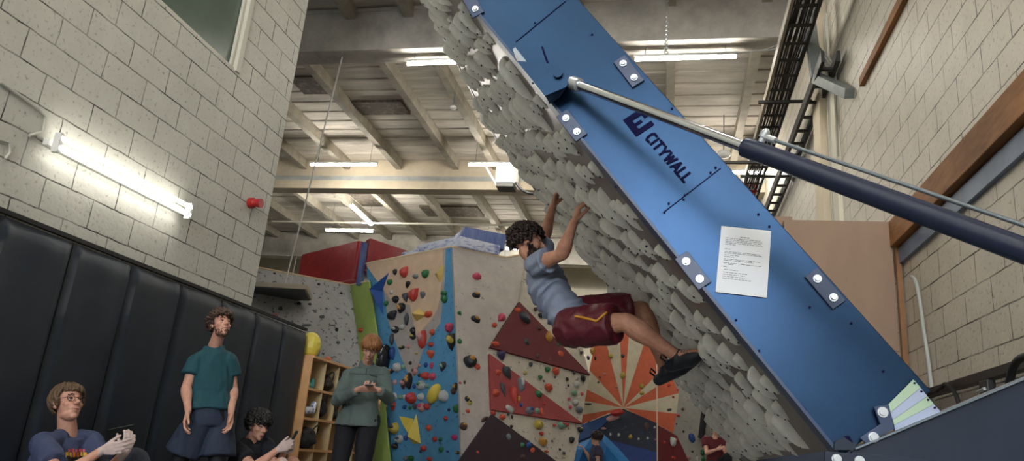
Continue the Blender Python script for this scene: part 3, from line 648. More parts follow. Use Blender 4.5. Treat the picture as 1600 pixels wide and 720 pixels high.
# ================================================================== HOLDS
def hold_mesh(name, L, Wd, Hh, kind='fin', seed=0, mats=None, nr=7, ns=22, hole=True):
    """local: y = up the slope (head), -y = tail, z = out of the board"""
    rn = random.Random(seed); vs = []; fs = []; px = rn.uniform(-.12, .12)*Wd; skew = rn.uniform(-.3, .3)
    ph = [rn.uniform(0, 6.28) for _ in range(3)]
    if kind == 'fin': py = .30*L
    elif kind == 'tooth': py = .33*L
    elif kind == 'crimp': py = .12*L
    else: py = .05*L
    def outline(t):
        c, s = math.cos(t), math.sin(t)
        if kind in ('fin', 'tooth'):
            k = (1-s)/2       # 0 head, 1 tail
            wv = Wd*.5*(1-.84*k**1.3)*(1.12-.10*abs(s))
            return c*wv*1.15+skew*Wd*.7*k*k, s*L*.5
        if kind == 'crimp': return math.copysign(abs(c)**.8, c)*Wd*.5, s*L*.5*(1+.15*math.sin(2*t+ph[0]))
        if kind == 'horn': return c*Wd*.5*(1-.55*max(0, s))+.25*Wd*max(0, s)**2, s*L*.5
        return c*Wd*.5*(1+.09*math.sin(2*t+ph[0])+.05*math.sin(3*t+ph[1])), s*L*.5*(1+.07*math.sin(2*t+ph[2]))
    for i in range(nr+1):
        r = i/nr; h = Hh*(1-r**(1.7 if kind in ('fin', 'tooth') else 2.2))**(.62 if kind in ('fin', 'tooth') else .62)
        for k in range(ns):
            t = 2*math.pi*k/ns; ox, oy = outline(t)
            f = r**.85
            x = px+(ox-px)*f; y = py+(oy-py)*f
            rid = 1+(.10*math.sin(3*t+ph[1]) if kind == 'blob' else .0)*(1-r)
            dish = 0
            if kind in ('fin',) and y > py: dish = -.22*Hh*math.exp(-((x-px)/(Wd*.22))**2)*min(1, (y-py)/(L*.2))*(1-r)*2
            if kind == 'crimp': rid *= 1+.25*math.exp(-((y-L*.18)/(L*.12))**2)
            vs.append((x, y, max(0, h*rid+dish)))
    for i in range(nr):
        for k in range(ns):
            a, b = i*ns+k, i*ns+(k+1) % ns; fs.append((a, a+ns, b+ns, b))
    fs.append(tuple(range(ns))); nb = len(vs)
    for k in range(ns): x, y, z = vs[nr*ns+k]; vs.append((x, y, -.004))
    for k in range(ns): fs.append((nr*ns+k, nb+k, nb+(k+1) % ns, nr*ns+(k+1) % ns))
    fs.append(tuple(nb+k for k in range(ns))[::-1])
    mi = [0]*len(fs)
    if hole:
        for (fx, fy, rr) in (((px/Wd, -.06, .07), (px/Wd*.8, -.34, .04)) if kind in ('fin', 'tooth') else ((px/Wd, -.05, .07),)):
            cx, cy = fx*Wd, fy*L
            # height there
            best = min(range((nr+1)*ns), key=lambda q: (vs[q][0]-cx)**2+(vs[q][1]-cy)**2); z = vs[best][2]+.0012; R = max(.005, min(.009, rr*Wd*1.1)); k0 = len(vs)
            cx, cy = vs[best][0], vs[best][1]
            for k in range(8): vs.append((cx+R*math.cos(k*math.pi/4), cy+R*1.2*math.sin(k*math.pi/4), z-.003)); 
            for k in range(8): vs.append((cx+R*math.cos(k*math.pi/4), cy+R*1.2*math.sin(k*math.pi/4), z+.002))
            fs.append(tuple(k0+8+k for k in range(8))); mi.append(1)
            for k in range(8): fs.append((k0+k, k0+(k+1) % 8, k0+8+(k+1) % 8, k0+8+k)); mi.append(1)
    me = bpy.data.meshes.new(name); me.from_pydata(vs, [], fs); me.update()
    for x in (mats or []): me.materials.append(x)
    for p, q in zip(me.polygons, mi): p.material_index = q; p.use_smooth = True
    return me
GH = mat('grey_hold', (224, 224, 216), .62, mott=.10, mscale=30, bump=.12, bscale=160)
HOLE = mat('bolt_hole', (40, 38, 36), .6)
big = [hold_mesh('grey_fin_hold', .27+.04*math.sin(k*2.1), .066+.010*math.cos(k*1.7), .056+.010*math.sin(k), 'fin', k, [GH, HOLE]) for k in range(6)]
med = [hold_mesh('grey_tooth_hold',   .19+.03*math.sin(k*2.3), .056+.012*math.cos(k*1.3), .046+.009*math.sin(k*2), 'tooth', k+20, [GH, HOLE]) for k in range(6)]
pod = [hold_mesh('grey_pod_hold', .17, .085, .05, 'blob', k+40, [GH, HOLE]) for k in range(3)]
sml = [hold_mesh('grey_foot_chip', .10, .05, .032, 'tooth', k+60, [GH, HOLE]) for k in range(4)]
rh = random.Random(21)
ORD = ['', 'first', 'second', 'third', 'fourth', 'fifth', 'sixth', 'seventh', 'eighth', 'ninth', 'tenth', 'eleventh', 'twelfth', 'thirteenth', 'fourteenth', 'fifteenth', 'sixteenth', 'seventeenth', 'eighteenth']
def put(me, s, y, rot, sc, lab, cat, grp, h=0, name=None):
    o = bpy.data.objects.new(name or me.name, me); COL.objects.link(o)
    Rm = (RB @ Matrix.Rotation(rot, 3, 'Z')).to_4x4(); o.matrix_world = Matrix.Translation(BP(s, y, h-.002)) @ Rm @ Matrix.Diagonal((sc[0], sc[1], sc[2], 1))
    return tag(o, lab, cat, grp)
nbig = 0
for i in range(16):
    for j in range(17):
        s = -1.02+i*.234+rh.uniform(-.03, .03); y = 3.36+j*.205+rh.uniform(-.022, .022)
        s += .1*(j % 2)
        s = min(s, 2.50)
        if y > 6.72: continue
        typ = (i*3+j*5) % 7
        if j == 0 and i % 2: continue
        if i in (13,): me, L = rh.choice(med), 'tooth'
        elif typ in (0, 2, 4): me, L = rh.choice(big), 'fin'
        elif typ in (6,): me, L = rh.choice(pod), 'pod'
        else: me, L = rh.choice(med), 'tooth'
        k = rh.uniform(.85, 1.12)*(.84 if (j < 6 and 9 < i < 15) else 1); hz = rh.uniform(.85, 1.25)
        lab = {'fin': 'long grey fin hold', 'tooth': 'grey tooth hold', 'pod': 'rounded grey pod hold'}[L]+', %s row up the tilted board, %s from blue edge' % (ORD[16-i], ORD[j+1])
        put(me, s, y, rh.uniform(-.28, .28), (k, k, k*hz), lab, 'climbing hold', 'grey %s holds on the tilted board' % L); nbig += 1
for (x, y, hh, wd_, lb) in ((906, 318, .045, 1.5, 'gripped by the near hand of the climber'), (874, 300, .045, 1.4, 'gripped by the far hand of the climber'), (1112, 548, .03, 1.6, 'under the near toe of the climber'), (1104, 556, .03, 1.3, 'under the far toe of the climber')):
    q = onP(x, y, PA+OUT*hh, OUT); put(pod[0], (q-PA).dot(T), q.y, .1, (wd_, 1, 1.1), 'rounded pale grey pod hold '+lb, 'climbing hold', 'grey pod holds used by the climber')
for i in range(16):
    for j in range(3):
        s = -1.0+i*.235+(.12 if j % 2 else 0)+rh.uniform(-.02, .02); y = (3.24, 3.47, 3.88)[j]+rh.uniform(-.02, .02)
        if s > 2.5: continue
        put(rh.choice(sml), s, y, rh.uniform(-.3, .3), (1, 1, 1), 'small grey foot chip, %s up tilted board, %s column from blue edge' % (ORD[16-i], ORD[j+1]), 'climbing hold', 'grey foot chips on the tilted board')
# ================================================================== CLIMBING WALLS
def wall_plane(p, q, r):
    n = (q-p).cross(r-p).normalized()
    if n.y > 0: n = -n
    return (p, n)
def PP(pl, x, y): return onP(x, y, pl[0], pl[1])
def painted(col, spk=None, dens=.5, name=None):
    """textured climbing panel: grain plus chalk or dirt specks"""
    nm = name or 'panel_%02x%02x%02x' % tuple(col)
    if nm in MATS: return MATS[nm]
    m = mat(nm, col, .75, mott=.12, mscale=5, bump=.25, bscale=120)
    if spk:
        nt = m.node_tree; N = nt.nodes; L = nt.links; b = N['Principled BSDF']; src = b.inputs['Base Color'].links[0].from_socket
        tc = N.new('ShaderNodeTexCoord'); v = N.new('ShaderNodeTexNoise'); v.inputs['Scale'].default_value = 16; v.inputs['Detail'].default_value = 4; L.new(tc.outputs['Object'], v.inputs['Vector'])
        r = N.new('ShaderNodeValToRGB'); r.color_ramp.elements[0].position = dens; r.color_ramp.elements[1].position = dens+.06; L.new(v.outputs['Fac'], r.inputs[0])
        mx = N.new('ShaderNodeMix'); mx.data_type = 'RGBA'; L.new(r.outputs[0], mx.inputs[0]); L.new(src, mx.inputs[6]); mx.inputs[7].default_value = lin(spk)+(1,)
        L.new(mx.outputs[2], b.inputs['Base Color'])
    return m
def poly_part(parent, pl, pts, m, name, th=.03, off=0, lab=None):
    n = pl[1]; P = [PP(pl, x, y)+n*(off) for x, y in pts]
    o = MB().prism(P, -n*th).build(name, m, parent)
    if lab: o['label'] = lab
    return o
def pyramid(parent, pl, pts, apex, hgt, m, name, lab, cat, grp=None):
    n = pl[1]; P = [PP(pl, x, y)+n*.003 for x, y in pts]; A = PP(pl, *apex)+n*hgt
    k = len(P); o = MB().add(P+[A], [(i, (i+1) % k, k) for i in range(k)]+[tuple(range(k))]).build(name, m, None, origin=P[0])
    return tag(o, lab, cat, grp)
def ply_edge(parent, pts, r=.018):
    MB().tube(pts, r, 6).build('top_edge', mat('raw_edge', (206, 186, 150), .7), parent)
# --- left grey wall
gA, gB = atZ(380, 413, 3.5), atZ(547, 445, 3.5)
plG = wall_plane(gA, gB, atY(566, 640, 11.4))
wg = empty('grey_climbing_wall', 'speckled grey climbing wall behind the cubby shelf', 'climbing wall', gB-V((0, 0, 3.5)))
GREY_SP = painted((170, 170, 170), (82, 84, 90), .60, 'grey_speckle')
poly_part(wg, plG, [(300, 398), (547, 445), (562, 545), (572, 760), (300, 760)], GREY_SP, 'panel')
ply_edge(wg, [PP(plG, 300, 398), PP(plG, 547, 445)], .015)
# --- green strip
plN = wall_plane(gB, atZ(572, 440, 3.5), atY(590, 640, 11.2))
wn_ = empty('green_climbing_panel', 'narrow lime green climbing panel between the grey and the blue wall', 'climbing wall', atZ(560, 442, 3.5)-V((0, 0, 3.5)))
poly_part(wn_, plN, [(547, 445), (576, 439), (592, 545), (612, 760), (574, 760), (562, 545)], painted((148, 168, 84)), 'panel')
ply_edge(wn_, [PP(plN, 547, 445), PP(plN, 576, 439)], .015)
# --- blue face
A_, B_ = atZ(707, 385, 3.84), atZ(571, 412, 3.84)
pl1 = wall_plane(B_, A_, atY(722, 720, 10.35))
wb = empty('blue_climbing_wall', 'tall blue and beige climbing wall face covered in coloured holds', 'climbing wall', (A_+B_)/2-V((0, 0, 3.84)))
BLUE = painted((80, 142, 180), (58, 106, 138), .62, 'blue_panel')
poly_part(wb, pl1, [(571, 412), (707, 385), (711, 470), (718, 620), (722, 760), (606, 760), (600, 640), (590, 560), (580, 480)], BLUE, 'blue_panel', .06)
GREYW = painted((166, 158, 150), (118, 112, 106), .66, 'grey_panel')
poly_part(wb, pl1, [(600, 452), (606, 498), (616, 528), (628, 560), (637, 580), (644, 592), (652, 575), (664, 540), (676, 522), (688, 505), (694, 458), (697, 387), (692, 388), (640, 440)], GREYW, 'grey_paint_patch', .006, .006)
BEIGE = painted((206, 178, 148), (180, 152, 120), .68, 'beige_panel')
poly_part(wb, pl1, [(571, 412), (692, 388), (692, 432), (688, 462), (684, 484), (676, 497), (652, 525), (646, 500), (641, 476), (616, 474), (602, 456)], BEIGE, 'beige_paint_patch', .006, .010)
ply_edge(wb, [B_, A_])
# --- grey face turning right
C1_ = atZ(790, 402, 3.84)
pl2 = wall_plane(A_, C1_, atY(762, 544, 10.45))
w2 = empty('grey_climbing_prow', 'plain grey climbing wall face right of the blue face', 'climbing wall', A_-V((0, 0, 3.84)))
p3a, p3b, p3c = PP(pl2, 762, 544), atY(920, 587, 12.0), PP(pl2, 765, 647)
pl3 = wall_plane(p3a, p3b, p3c)
poly_part(w2, pl2, [(707, 385), (790, 402), (822, 396), (812, 451), (809, 471), (762, 544), (761, 555), (764, 645), (764, 760), (722, 760), (718, 620), (711, 470)], GREYW, 'panel', .05)
ply_edge(w2, [A_, C1_, PP(pl2, 822, 396)])
# --- cream speckled face with red triangles
w3 = empty('cream_climbing_wall', 'speckled cream climbing wall with dark red triangles behind the climber', 'climbing wall', V((p3b.x, p3b.y, 0)))
CREAM = painted((182, 174, 160), (92, 88, 80), .63, 'cream_panel')
poly_part(w3, pl3, [(822, 396), (868, 440), (905, 520), (921, 587), (914, 625), (908, 664), (897, 720), (893, 760), (764, 760), (764, 645), (761, 553), (762, 544), (809, 471), (812, 451)], CREAM, 'panel', .05)
MAROON = painted((96, 34, 40), (118, 68, 70), .68, 'maroon_panel'); RED2 = painted((146, 62, 62), (160, 100, 96), .68, 'red_panel'); PURP = painted((42, 24, 34), (96, 60, 66), .70, 'purple_panel')
poly_part(w3, pl3, [(809, 473), (920, 587), (763, 544)], MAROON, 'dark_red_triangle', .05, .045)
poly_part(w3, pl3, [(762, 554), (908, 663), (765, 641)], RED2, 'red_triangle', .05, .045)
poly_part(w3, pl3, [(765, 649), (868, 724), (880, 760), (700, 760), (712, 724)], PURP, 'dark_purple_triangle', .05, .06)
# --- sunburst wall
Y4 = 15.0
pl4 = wall_plane(atY(910, 661, Y4), atY(1060, 615, Y4), atY(960, 520, Y4-.6))
w4 = empty('sunburst_climbing_wall', 'climbing wall painted with an orange and cream sunburst', 'climbing wall', atY(975, 700, Y4)-V((0, 0, 1.2)))
ORG, CRM = painted((206, 104, 70), (180, 84, 56), .66, 'orange_panel'), painted((206, 194, 164), (178, 166, 138), .68, 'sun_cream')
cen = (974, 637)
out_ = [(906, 664), (908, 648), (912, 626), (915, 607), (921, 578), (938, 500), (966, 480), (986, 480), (1018, 500), (1032, 580), (1050, 589), (1061, 614), (1057, 646), (1052, 676)]
cols = [ORG, CRM, ORG, CRM, ORG, CRM, ORG, CRM, ORG, CRM, ORG, CRM, ORG]
for k in range(13):
    pts = [cen, out_[k], out_[k+1]]
    if k == 12: pts = [cen, out_[12], (1052, 676), (1028, 664)]
    if k == 8: pts = [cen, out_[8], (1026, 545), out_[9]]
    poly_part(w4, pl4, pts, cols[k], 'sun_ray', .04)
# dark lower part
pl5 = wall_plane(atY(905, 665, 14.9), atY(1027, 664, 14.9), atY(960, 720, 14.4))
w5 = empty('dark_blue_climbing_wall', 'dark navy lower climbing wall below the sunburst', 'climbing wall', atY(970, 720, 14.4)-V((0, 0, .8)))
DN = painted((28, 36, 52), (70, 78, 92), .66, 'navy_panel'); MBL = painted((28, 62, 112), None, name='midblue_panel'); BB = painted((34, 112, 176), None, name='bright_blue_panel')
poly_part(w5, pl5, [(907, 664), (974, 638), (1028, 662), (1028, 760), (895, 760)], DN, 'panel', .05)
poly_part(w5, pl5, [(908, 665), (962, 647), (925, 682), (903, 690)], MBL, 'blue_patch', .02, .025)
poly_part(w5, pl5, [(940, 686), (1027, 708), (1027, 760), (940, 760)], painted((20, 52, 110), None, name='royal_panel'), 'royal_blue_patch', .02, .03)
pl6 = wall_plane(atY(895, 720, 13.8), atY(1000, 720, 13.8), atY(930, 690, 13.9))
for nm, pts, ap, h, lab in (('blue_volume', [(890, 760), (897, 702), (905, 692), (924, 684), (932, 700), (934, 760)], (915, 712), .35, 'bright blue faceted volume left of the dark haired figure'), ('blue_volume', [(936, 760), (937, 700), (937, 682), (944, 679), (966, 700), (985, 722), (1000, 760)], (950, 705), .3, 'bright blue faceted volume below the navy panel')):
    pyramid(None, pl6, pts, ap, h, BB, nm, lab, 'climbing volume')
# red panel and grey wall right
pl7 = wall_plane(atY(1028, 664, 14.9), atY(1080, 700, 15.6), atY(1030, 720, 14.8))
w7 = empty('red_climbing_panel', 'dark red climbing panel right of the pale strap', 'climbing wall', atY(1040, 720, 14.9)-V((0, 0, .8)))
poly_part(w7, pl7, [(1028, 664), (1058, 681), (1064, 694), (1078, 724), (1092, 760), (1028, 760)], painted((100, 30, 36), (140, 66, 68), .68, 'crimson_panel'), 'panel', .05)
pl8 = wall_plane(atY(1060, 600, 17), atY(1200, 600, 17.3), atY(1060, 720, 16.6))
w8 = empty('far_grey_climbing_wall', 'far grey climbing wall seen between sunburst and tilted board', 'climbing wall', atY(1090, 720, 16.8)-V((0, 0, 1)))
poly_part(w8, pl8, [(1040, 560), (1290, 540), (1300, 780), (1030, 780)], painted((132, 130, 120), (108, 106, 98), .62, 'far_grey'), 'panel', .05)
tag(MB().tube([atY(1026, 560, 13.6), atY(1027, 700, 13.6), atY(1027.5, 790, 13.6)], .011, 6).build('webbing_strap', mat('webbing', (206, 186, 160), .7), origin=atY(1027, 700, 13.6)), 'pale taut strap hanging in front of the sunburst wall', 'strap')
# ================================================================== CRASH PADS on top
def slab(name, quad_px, zb, ht, dep, m, lab, cat, grp, Yl=None, side=None):
    """pad standing on z=zb: front bottom edge given by two pixels, height ht, depth vector"""
    a, b = atZ(*quad_px[0], zb), atZ(*quad_px[1], zb); d = (b-a).normalized(); bk = V((-d.y, d.x, 0)); bk = bk if bk.y > 0 else -bk
    P = [a, b, b+bk*dep, a+bk*dep]; e = empty(name, lab, cat, (a+b)/2, grp)
    MB().prism(P, V((0, 0, ht))).build('cover', m, e, bevel=.03, smooth=True)
    return e, a, b, d, bk
REDV = mat('red_vinyl', (158, 30, 36), .38, mott=.25, mscale=5, bump=.35, bscale=9)
BLUV = mat('blue_vinyl', (44, 66, 130), .5, rgb2=(90, 104, 140), mscale=5, stretch=(3, 3, .6), bump=.3, bscale=12)
def pad3(name, L, C, R, z0, z1, m, lab, cat, grp, sm=None):
    L, C, R = (atZ(*q, z1) for q in (L, C, R)); e = empty(name, lab, cat, V((C.x, C.y, z0)), grp)
    P = [V((q.x, q.y, z0)) for q in (L, C, R, L+R-C)]; MB().prism(P, V((0, 0, z1-z0))).build('cover', m, e, bevel=.035, smooth=True)
    if sm: MB().tube([V((q.x, q.y, z0+.06)) for q in P+P[:1]], .008, 6).build('piping', mat('pad_piping', (196, 120, 110), .5), e)
    return e
pad3('crash_pad', (471, 397), (560, 375), (570, 377), 3.52, 4.3, REDV, 'large red vinyl crash pad standing on the grey climbing wall', 'crash pad', 'crash pads stored on the walls', 1)
pad3('crash_pad', (570, 376), (578, 371), (640, 392), 3.66, 4.3, mat('dark_red_vinyl', (126, 26, 34), .4, mott=.2, mscale=5, bump=.3, bscale=9), 'darker red crash pad behind the left corner of the blue wall', 'crash pad', 'crash pads stored on the walls', 1)
o = MB().prism([atY(565, 378, 11.6), atY(570, 378, 11.6), atY(563, 445, 11.7), atY(556, 445, 11.7)], V((.02, .08, 0))).build('crash_pad', BLUV, None, origin=atY(560, 400, 11.5)); tag(o, 'narrow blue mat edge standing between the two red crash pads', 'mat')
WRAP = mat('wrapped_foam', (186, 190, 200), .35, rgb2=(84, 100, 158), mscale=7, stretch=(1, 1, 3), bump=.3, bscale=18, lo=.36, hi=.5)
e, a, b, d, bk = slab('wrapped_mat', ((649, 399), (717, 385)), 3.84, .18, .85, WRAP, 'pale plastic wrapped mat on the blue wall, top one at its corner', 'mat', 'wrapped mats on the blue wall')
e, a, b, d, bk = slab('wrapped_mat', ((626, 402), (650, 397)), 3.84, .09, .6, WRAP, 'thin pale wrapped mat at the low step of the stack', 'mat', 'wrapped mats on the blue wall')
e, a, b, d, bk = slab('wrapped_mat', ((719, 385), (781, 399)), 3.84, .17, .55, WRAP, 'pale wrapped mat above the plain grey face', 'mat', 'wrapped mats on the blue wall')
e, a, b, d, bk = slab('blue_crash_pad', ((724, 378), (790, 390)), 4.0, .26, .6, BLUV, 'blue vinyl crash pad on top of the wrapped mats', 'crash pad', 'crash pads stored on the walls')
tag(MB().tube([atZ(788, 400, 3.84), atZ(788, 400, 3.84)+V((0, 0, .18))], .015, 8).build('white_post', WHITE, origin=atZ(788, 400, 3.84)), 'short white post on the grey wall top beside the blue pad', 'post')
# ================================================================== CUBBY SHELF
SX = -4.05; sh = empty('cubby_shelf', 'wooden cubby shelf with open square compartments beside the black pads', 'shelf', (SX-.17, 9.2, 0))
WD = mat('pine_board', (212, 164, 112), .6, mott=.12, mscale=3, stretch=(1, .3, 1)); WD2 = mat('pale_ply', (206, 184, 140), .65, mott=.1, mscale=3)
SY0, SY1 = 8.09, 10.4; sz = [.06, .41, .755, 1.10, 1.432, 1.795]
for i, z in enumerate(sz):
    MB().bb((SX-.36, SY0, z-.028), (SX+(.02 if i == 5 else 0), SY1, z)).build('shelf_board', WD, sh, bevel=.002)
ncol = 6; cw = (SY1-SY0)/ncol
for k in range(ncol+1):
    y = SY0+k*cw; y = min(max(y, SY0+.01), SY1-.01)
    MB().bb((SX-.35, y-.009, 0), (SX-.004, y+.009, sz[-1]-.028)).build('divider', WD if k in (0, ncol) else WD2, sh)
MB().bb((SX-.37, SY0, 0), (SX-.36, SY1, sz[-1])).build('back_panel', WD2, sh)
def blobthing(name, parts, lab, cat, voxel=.008, m=None, origin=None, wr=None):
    mb = MB()
    for f, a in parts: getattr(mb, f)(*a)
    o = remeshed(mb, name, m, voxel, None, 3, wrinkle=wr); o.data.transform(Matrix.Translation(-V(origin))); o.location = origin
    return tag(o, lab, cat)
DKFAB = mat('dark_fabric', (28, 28, 32), .8, bump=.2, bscale=60)
def crumple(a, sc, seed=0):
    return lambda p: a*mnoise.noise(p*sc+V((seed, 0, 0)))
def cell(k, r): return V((SX-.16, SY0+cw*(k+.5), sz[r]))
c = cell(0, 4)+V((.06, -.03, 0)); blobthing('teal_shoe', [('cap', (c+V((0, -.07, .03)), c+V((0, .09, .035)), .042, .04)), ('cap', (c+V((0, .08, .06)), c+V((0, .10, .09)), .04, .035))], 'teal climbing shoe in the upper cubby next to the pads', 'shoe', .006, mat('teal_rubber', (50, 160, 160), .5), c)
def bag(c, r, lab, col, seed, strap=True, name='bag'):
    e = empty(name, lab, 'bag', c); mb = MB().ell(c+V((0, 0, r[2])), r)
    mb.ell(c+V((.05, 0, r[2]*.8)), (r[0]*.7, r[1]*.75, r[2]*.6))
    o = remeshed(mb, 'body', mat('bag_%d' % seed, col, .75, bump=.2, bscale=50), .009, e, 3, crumple(.02, 14, seed))
    if strap:
        MB().tube(catmull([c+V((.09, -r[1]*.6, r[2]*1.5)), c+V((.12, -r[1]*.2, r[2]*2.15)), c+V((.12, r[1]*.3, r[2]*2.1)), c+V((.09, r[1]*.6, r[2]*1.4))], 6), .008, 6).build('strap', DKFAB, e, smooth=True)
    return e
bag(cell(1, 4)+V((.03, .02, 0)), (.13, .15, .11), 'dark brown holdall stuffed in the upper cubby', (48, 36, 34), 1)
bag(cell(1, 3)+V((.03, -.05, 0)), (.13, .13, .13), 'black backpack in the middle cubby, left of its twin', (24, 24, 28), 2)
bag(cell(2, 3)+V((.03, -.08, 0)), (.13, .11, .10), 'smaller black bag beside the black backpack', (22, 22, 26), 3)
bag(cell(0, 2)+V((.14, -.02, 0)), (.12, .13, .12), 'black bag with a long strap in the cubby beside the seated man', (26, 26, 30), 4)
bag(cell(2, 4)+V((.03, .02, 0)), (.12, .12, .12), 'navy bag in the upper cubby behind the man in green', (30, 44, 84), 5, False)
c = cell(0, 3)+V((.12, 0, .06)); blobthing('white_trainer', [('cap', (c+V((0, -.09, .02)), c+V((0, .07, .03)), .045, .04)), ('cap', (c+V((0, .07, .05)), c+V((0, .09, .1)), .04, .036))], 'white and blue trainer sticking out of the cubby beside the pads', 'shoe', .006, mat('trainer_white', (214, 220, 232), .6, rgb2=(60, 80, 160), mscale=20, lo=.40, hi=.5), c)
c = cell(2, 1)+V((.06, -.1, 0)); blobthing('trainer', [('cap', (c+V((0, -.1, .05)), c+V((0, .08, .06)), .055, .05)), ('cap', (c+V((0, .08, .08)), c+V((0, .1, .14)), .05, .045))], 'blue and white striped trainer in the low cubby', 'shoe', .006, mat('trainer_blue', (70, 84, 150), .6, rgb2=(220, 225, 235), mscale=26, lo=.45, hi=.55), c)
# on top of the shelf
c = V((SX-.12, SY0+.12, sz[-1])); o = blobthing('yellow_helmet', [('ell', (c+V((0, 0, .13)), (.13, .11, .16)))], 'yellow rounded helmet on top of the shelf beside the pads', 'helmet', .008, mat('yellow_shell', (214, 196, 80), .45), c)
e = empty('water_bottle', 'blue topped water bottle on the cubby shelf', 'bottle', V((SX-.06, SY0+.2, sz[-1])))
c = V(e.location); MB().tube([c, c+V((0, 0, .09)), c+V((0, 0, .10))], [.033, .033, .028], 16).build('bottle_body', mat('bottle_clear', (120, 130, 140), .2), e, smooth=True)
MB().tube([c+V((0, 0, .10)), c+V((0, 0, .15)), c+V((0, 0, .155))], [.034, .034, .026], 16).build('bottle_lid', mat('bottle_blue', (40, 66, 120), .4), e, smooth=True)
c = V((SX-.08, SY0+.55, sz[-1])); blobthing('orange_hold', [('ell', (c+V((0, 0, .03)), (.05, .055, .035)))], 'small loose orange hold lying on the cubby shelf', 'climbing hold', .006, cm((190, 110, 80)), c)
# ================================================================== COLOURED HOLDS on the walls
CN = {'r': ('red', (204, 66, 54)), 'o': ('orange', (214, 88, 52)), 'p': ('pink', (206, 76, 104)), 'm': ('magenta', (206, 40, 110)), 'g': ('green', (44, 122, 72)), 'k': ('black', (30, 32, 36)), 'd': ('dark grey', (64, 68, 74)),
      'e': ('grey', (116, 122, 130)), 'y': ('yellow', (196, 176, 76)), 'w': ('white', (200, 204, 198)), 'b': ('blue', (34, 76, 150)), 'a': ('amber', (206, 150, 60)), 'n': ('brown', (92, 64, 56)), 't': ('mint', (130, 176, 148)), 'u': ('purple', (62, 54, 92)), 'f': ('pale pink', (206, 150, 146))}
HM = {k: mat('hold_'+v[0].replace(' ', '_'), tuple(int(q*.86) for q in v[1]), .5, mott=.08, mscale=30) for k, v in CN.items()}
HCACHE = {}
used_labels = {}
def chold(pl, x, y, wpx, hpx, c, kind='blob', ang=0, face='', land='', off=0, c2=None):
    key = (kind, c, c2, (int(x)*7+int(y)) % 4)
    if key not in HCACHE:
        HCACHE[key] = hold_mesh('climbing_hold', 1, 1, .55 if kind != 'crimp' else .45, kind, hash((kind, ord(c), key[3])) % 1000 if False else (len(HCACHE)*13+5), [HM[c], HM[c2] if c2 else HOLE], 5, 16, hole=False)
    me = HCACHE[key]; P = PP(pl, x, y); n = pl[1]; dep = (P-CAM).dot(_f); k = dep/FP
    up = V((0, 0, 1)); up = (up-n*up.dot(n)).normalized(); rt = up.cross(n)
    cosx = max(.35, abs(rt.dot(_r)))
    R = Matrix((rt, up, n)).transposed() @ Matrix.Rotation(math.radians(ang), 3, 'Z')
    W_, H_ = wpx*k/cosx, hpx*k*1.05
    if off == 0: off = OFFS.get(id(pl), 0)
    o = bpy.data.objects.new('climbing_hold', me); COL.objects.link(o); o.matrix_world = Matrix.Translation(P+n*(off-.004)) @ R.to_4x4() @ Matrix.Diagonal((W_, H_, min(W_, H_)*1.05, 1))
    HOLDS.append(dict(o=o, x=x, y=y, s=max(wpx, hpx), c=CN[c][0], kind=kind, face=face))
    if c2:
        q = bpy.data.objects.new('inset', hold_mesh('inset', 1, 1, .6, 'blob', 3, [HM[c2]], 5, 14, hole=False)); COL.objects.link(q); q.parent = o; q.location = (.05, .12, .22); q.scale = (.55, .5, .75); q['label'] = CN[c2][0]+' inset'
    return o
HOLDS = []; OFFS = {id(pl3): 0}
F1 = 'the blue and beige face'; F2 = 'the plain grey face'; F3 = 'the cream face with triangles'; F4 = 'the sunburst wall'; F0 = 'the speckled grey wall'; F5 = 'the navy wall'; F8 = 'the far grey wall'
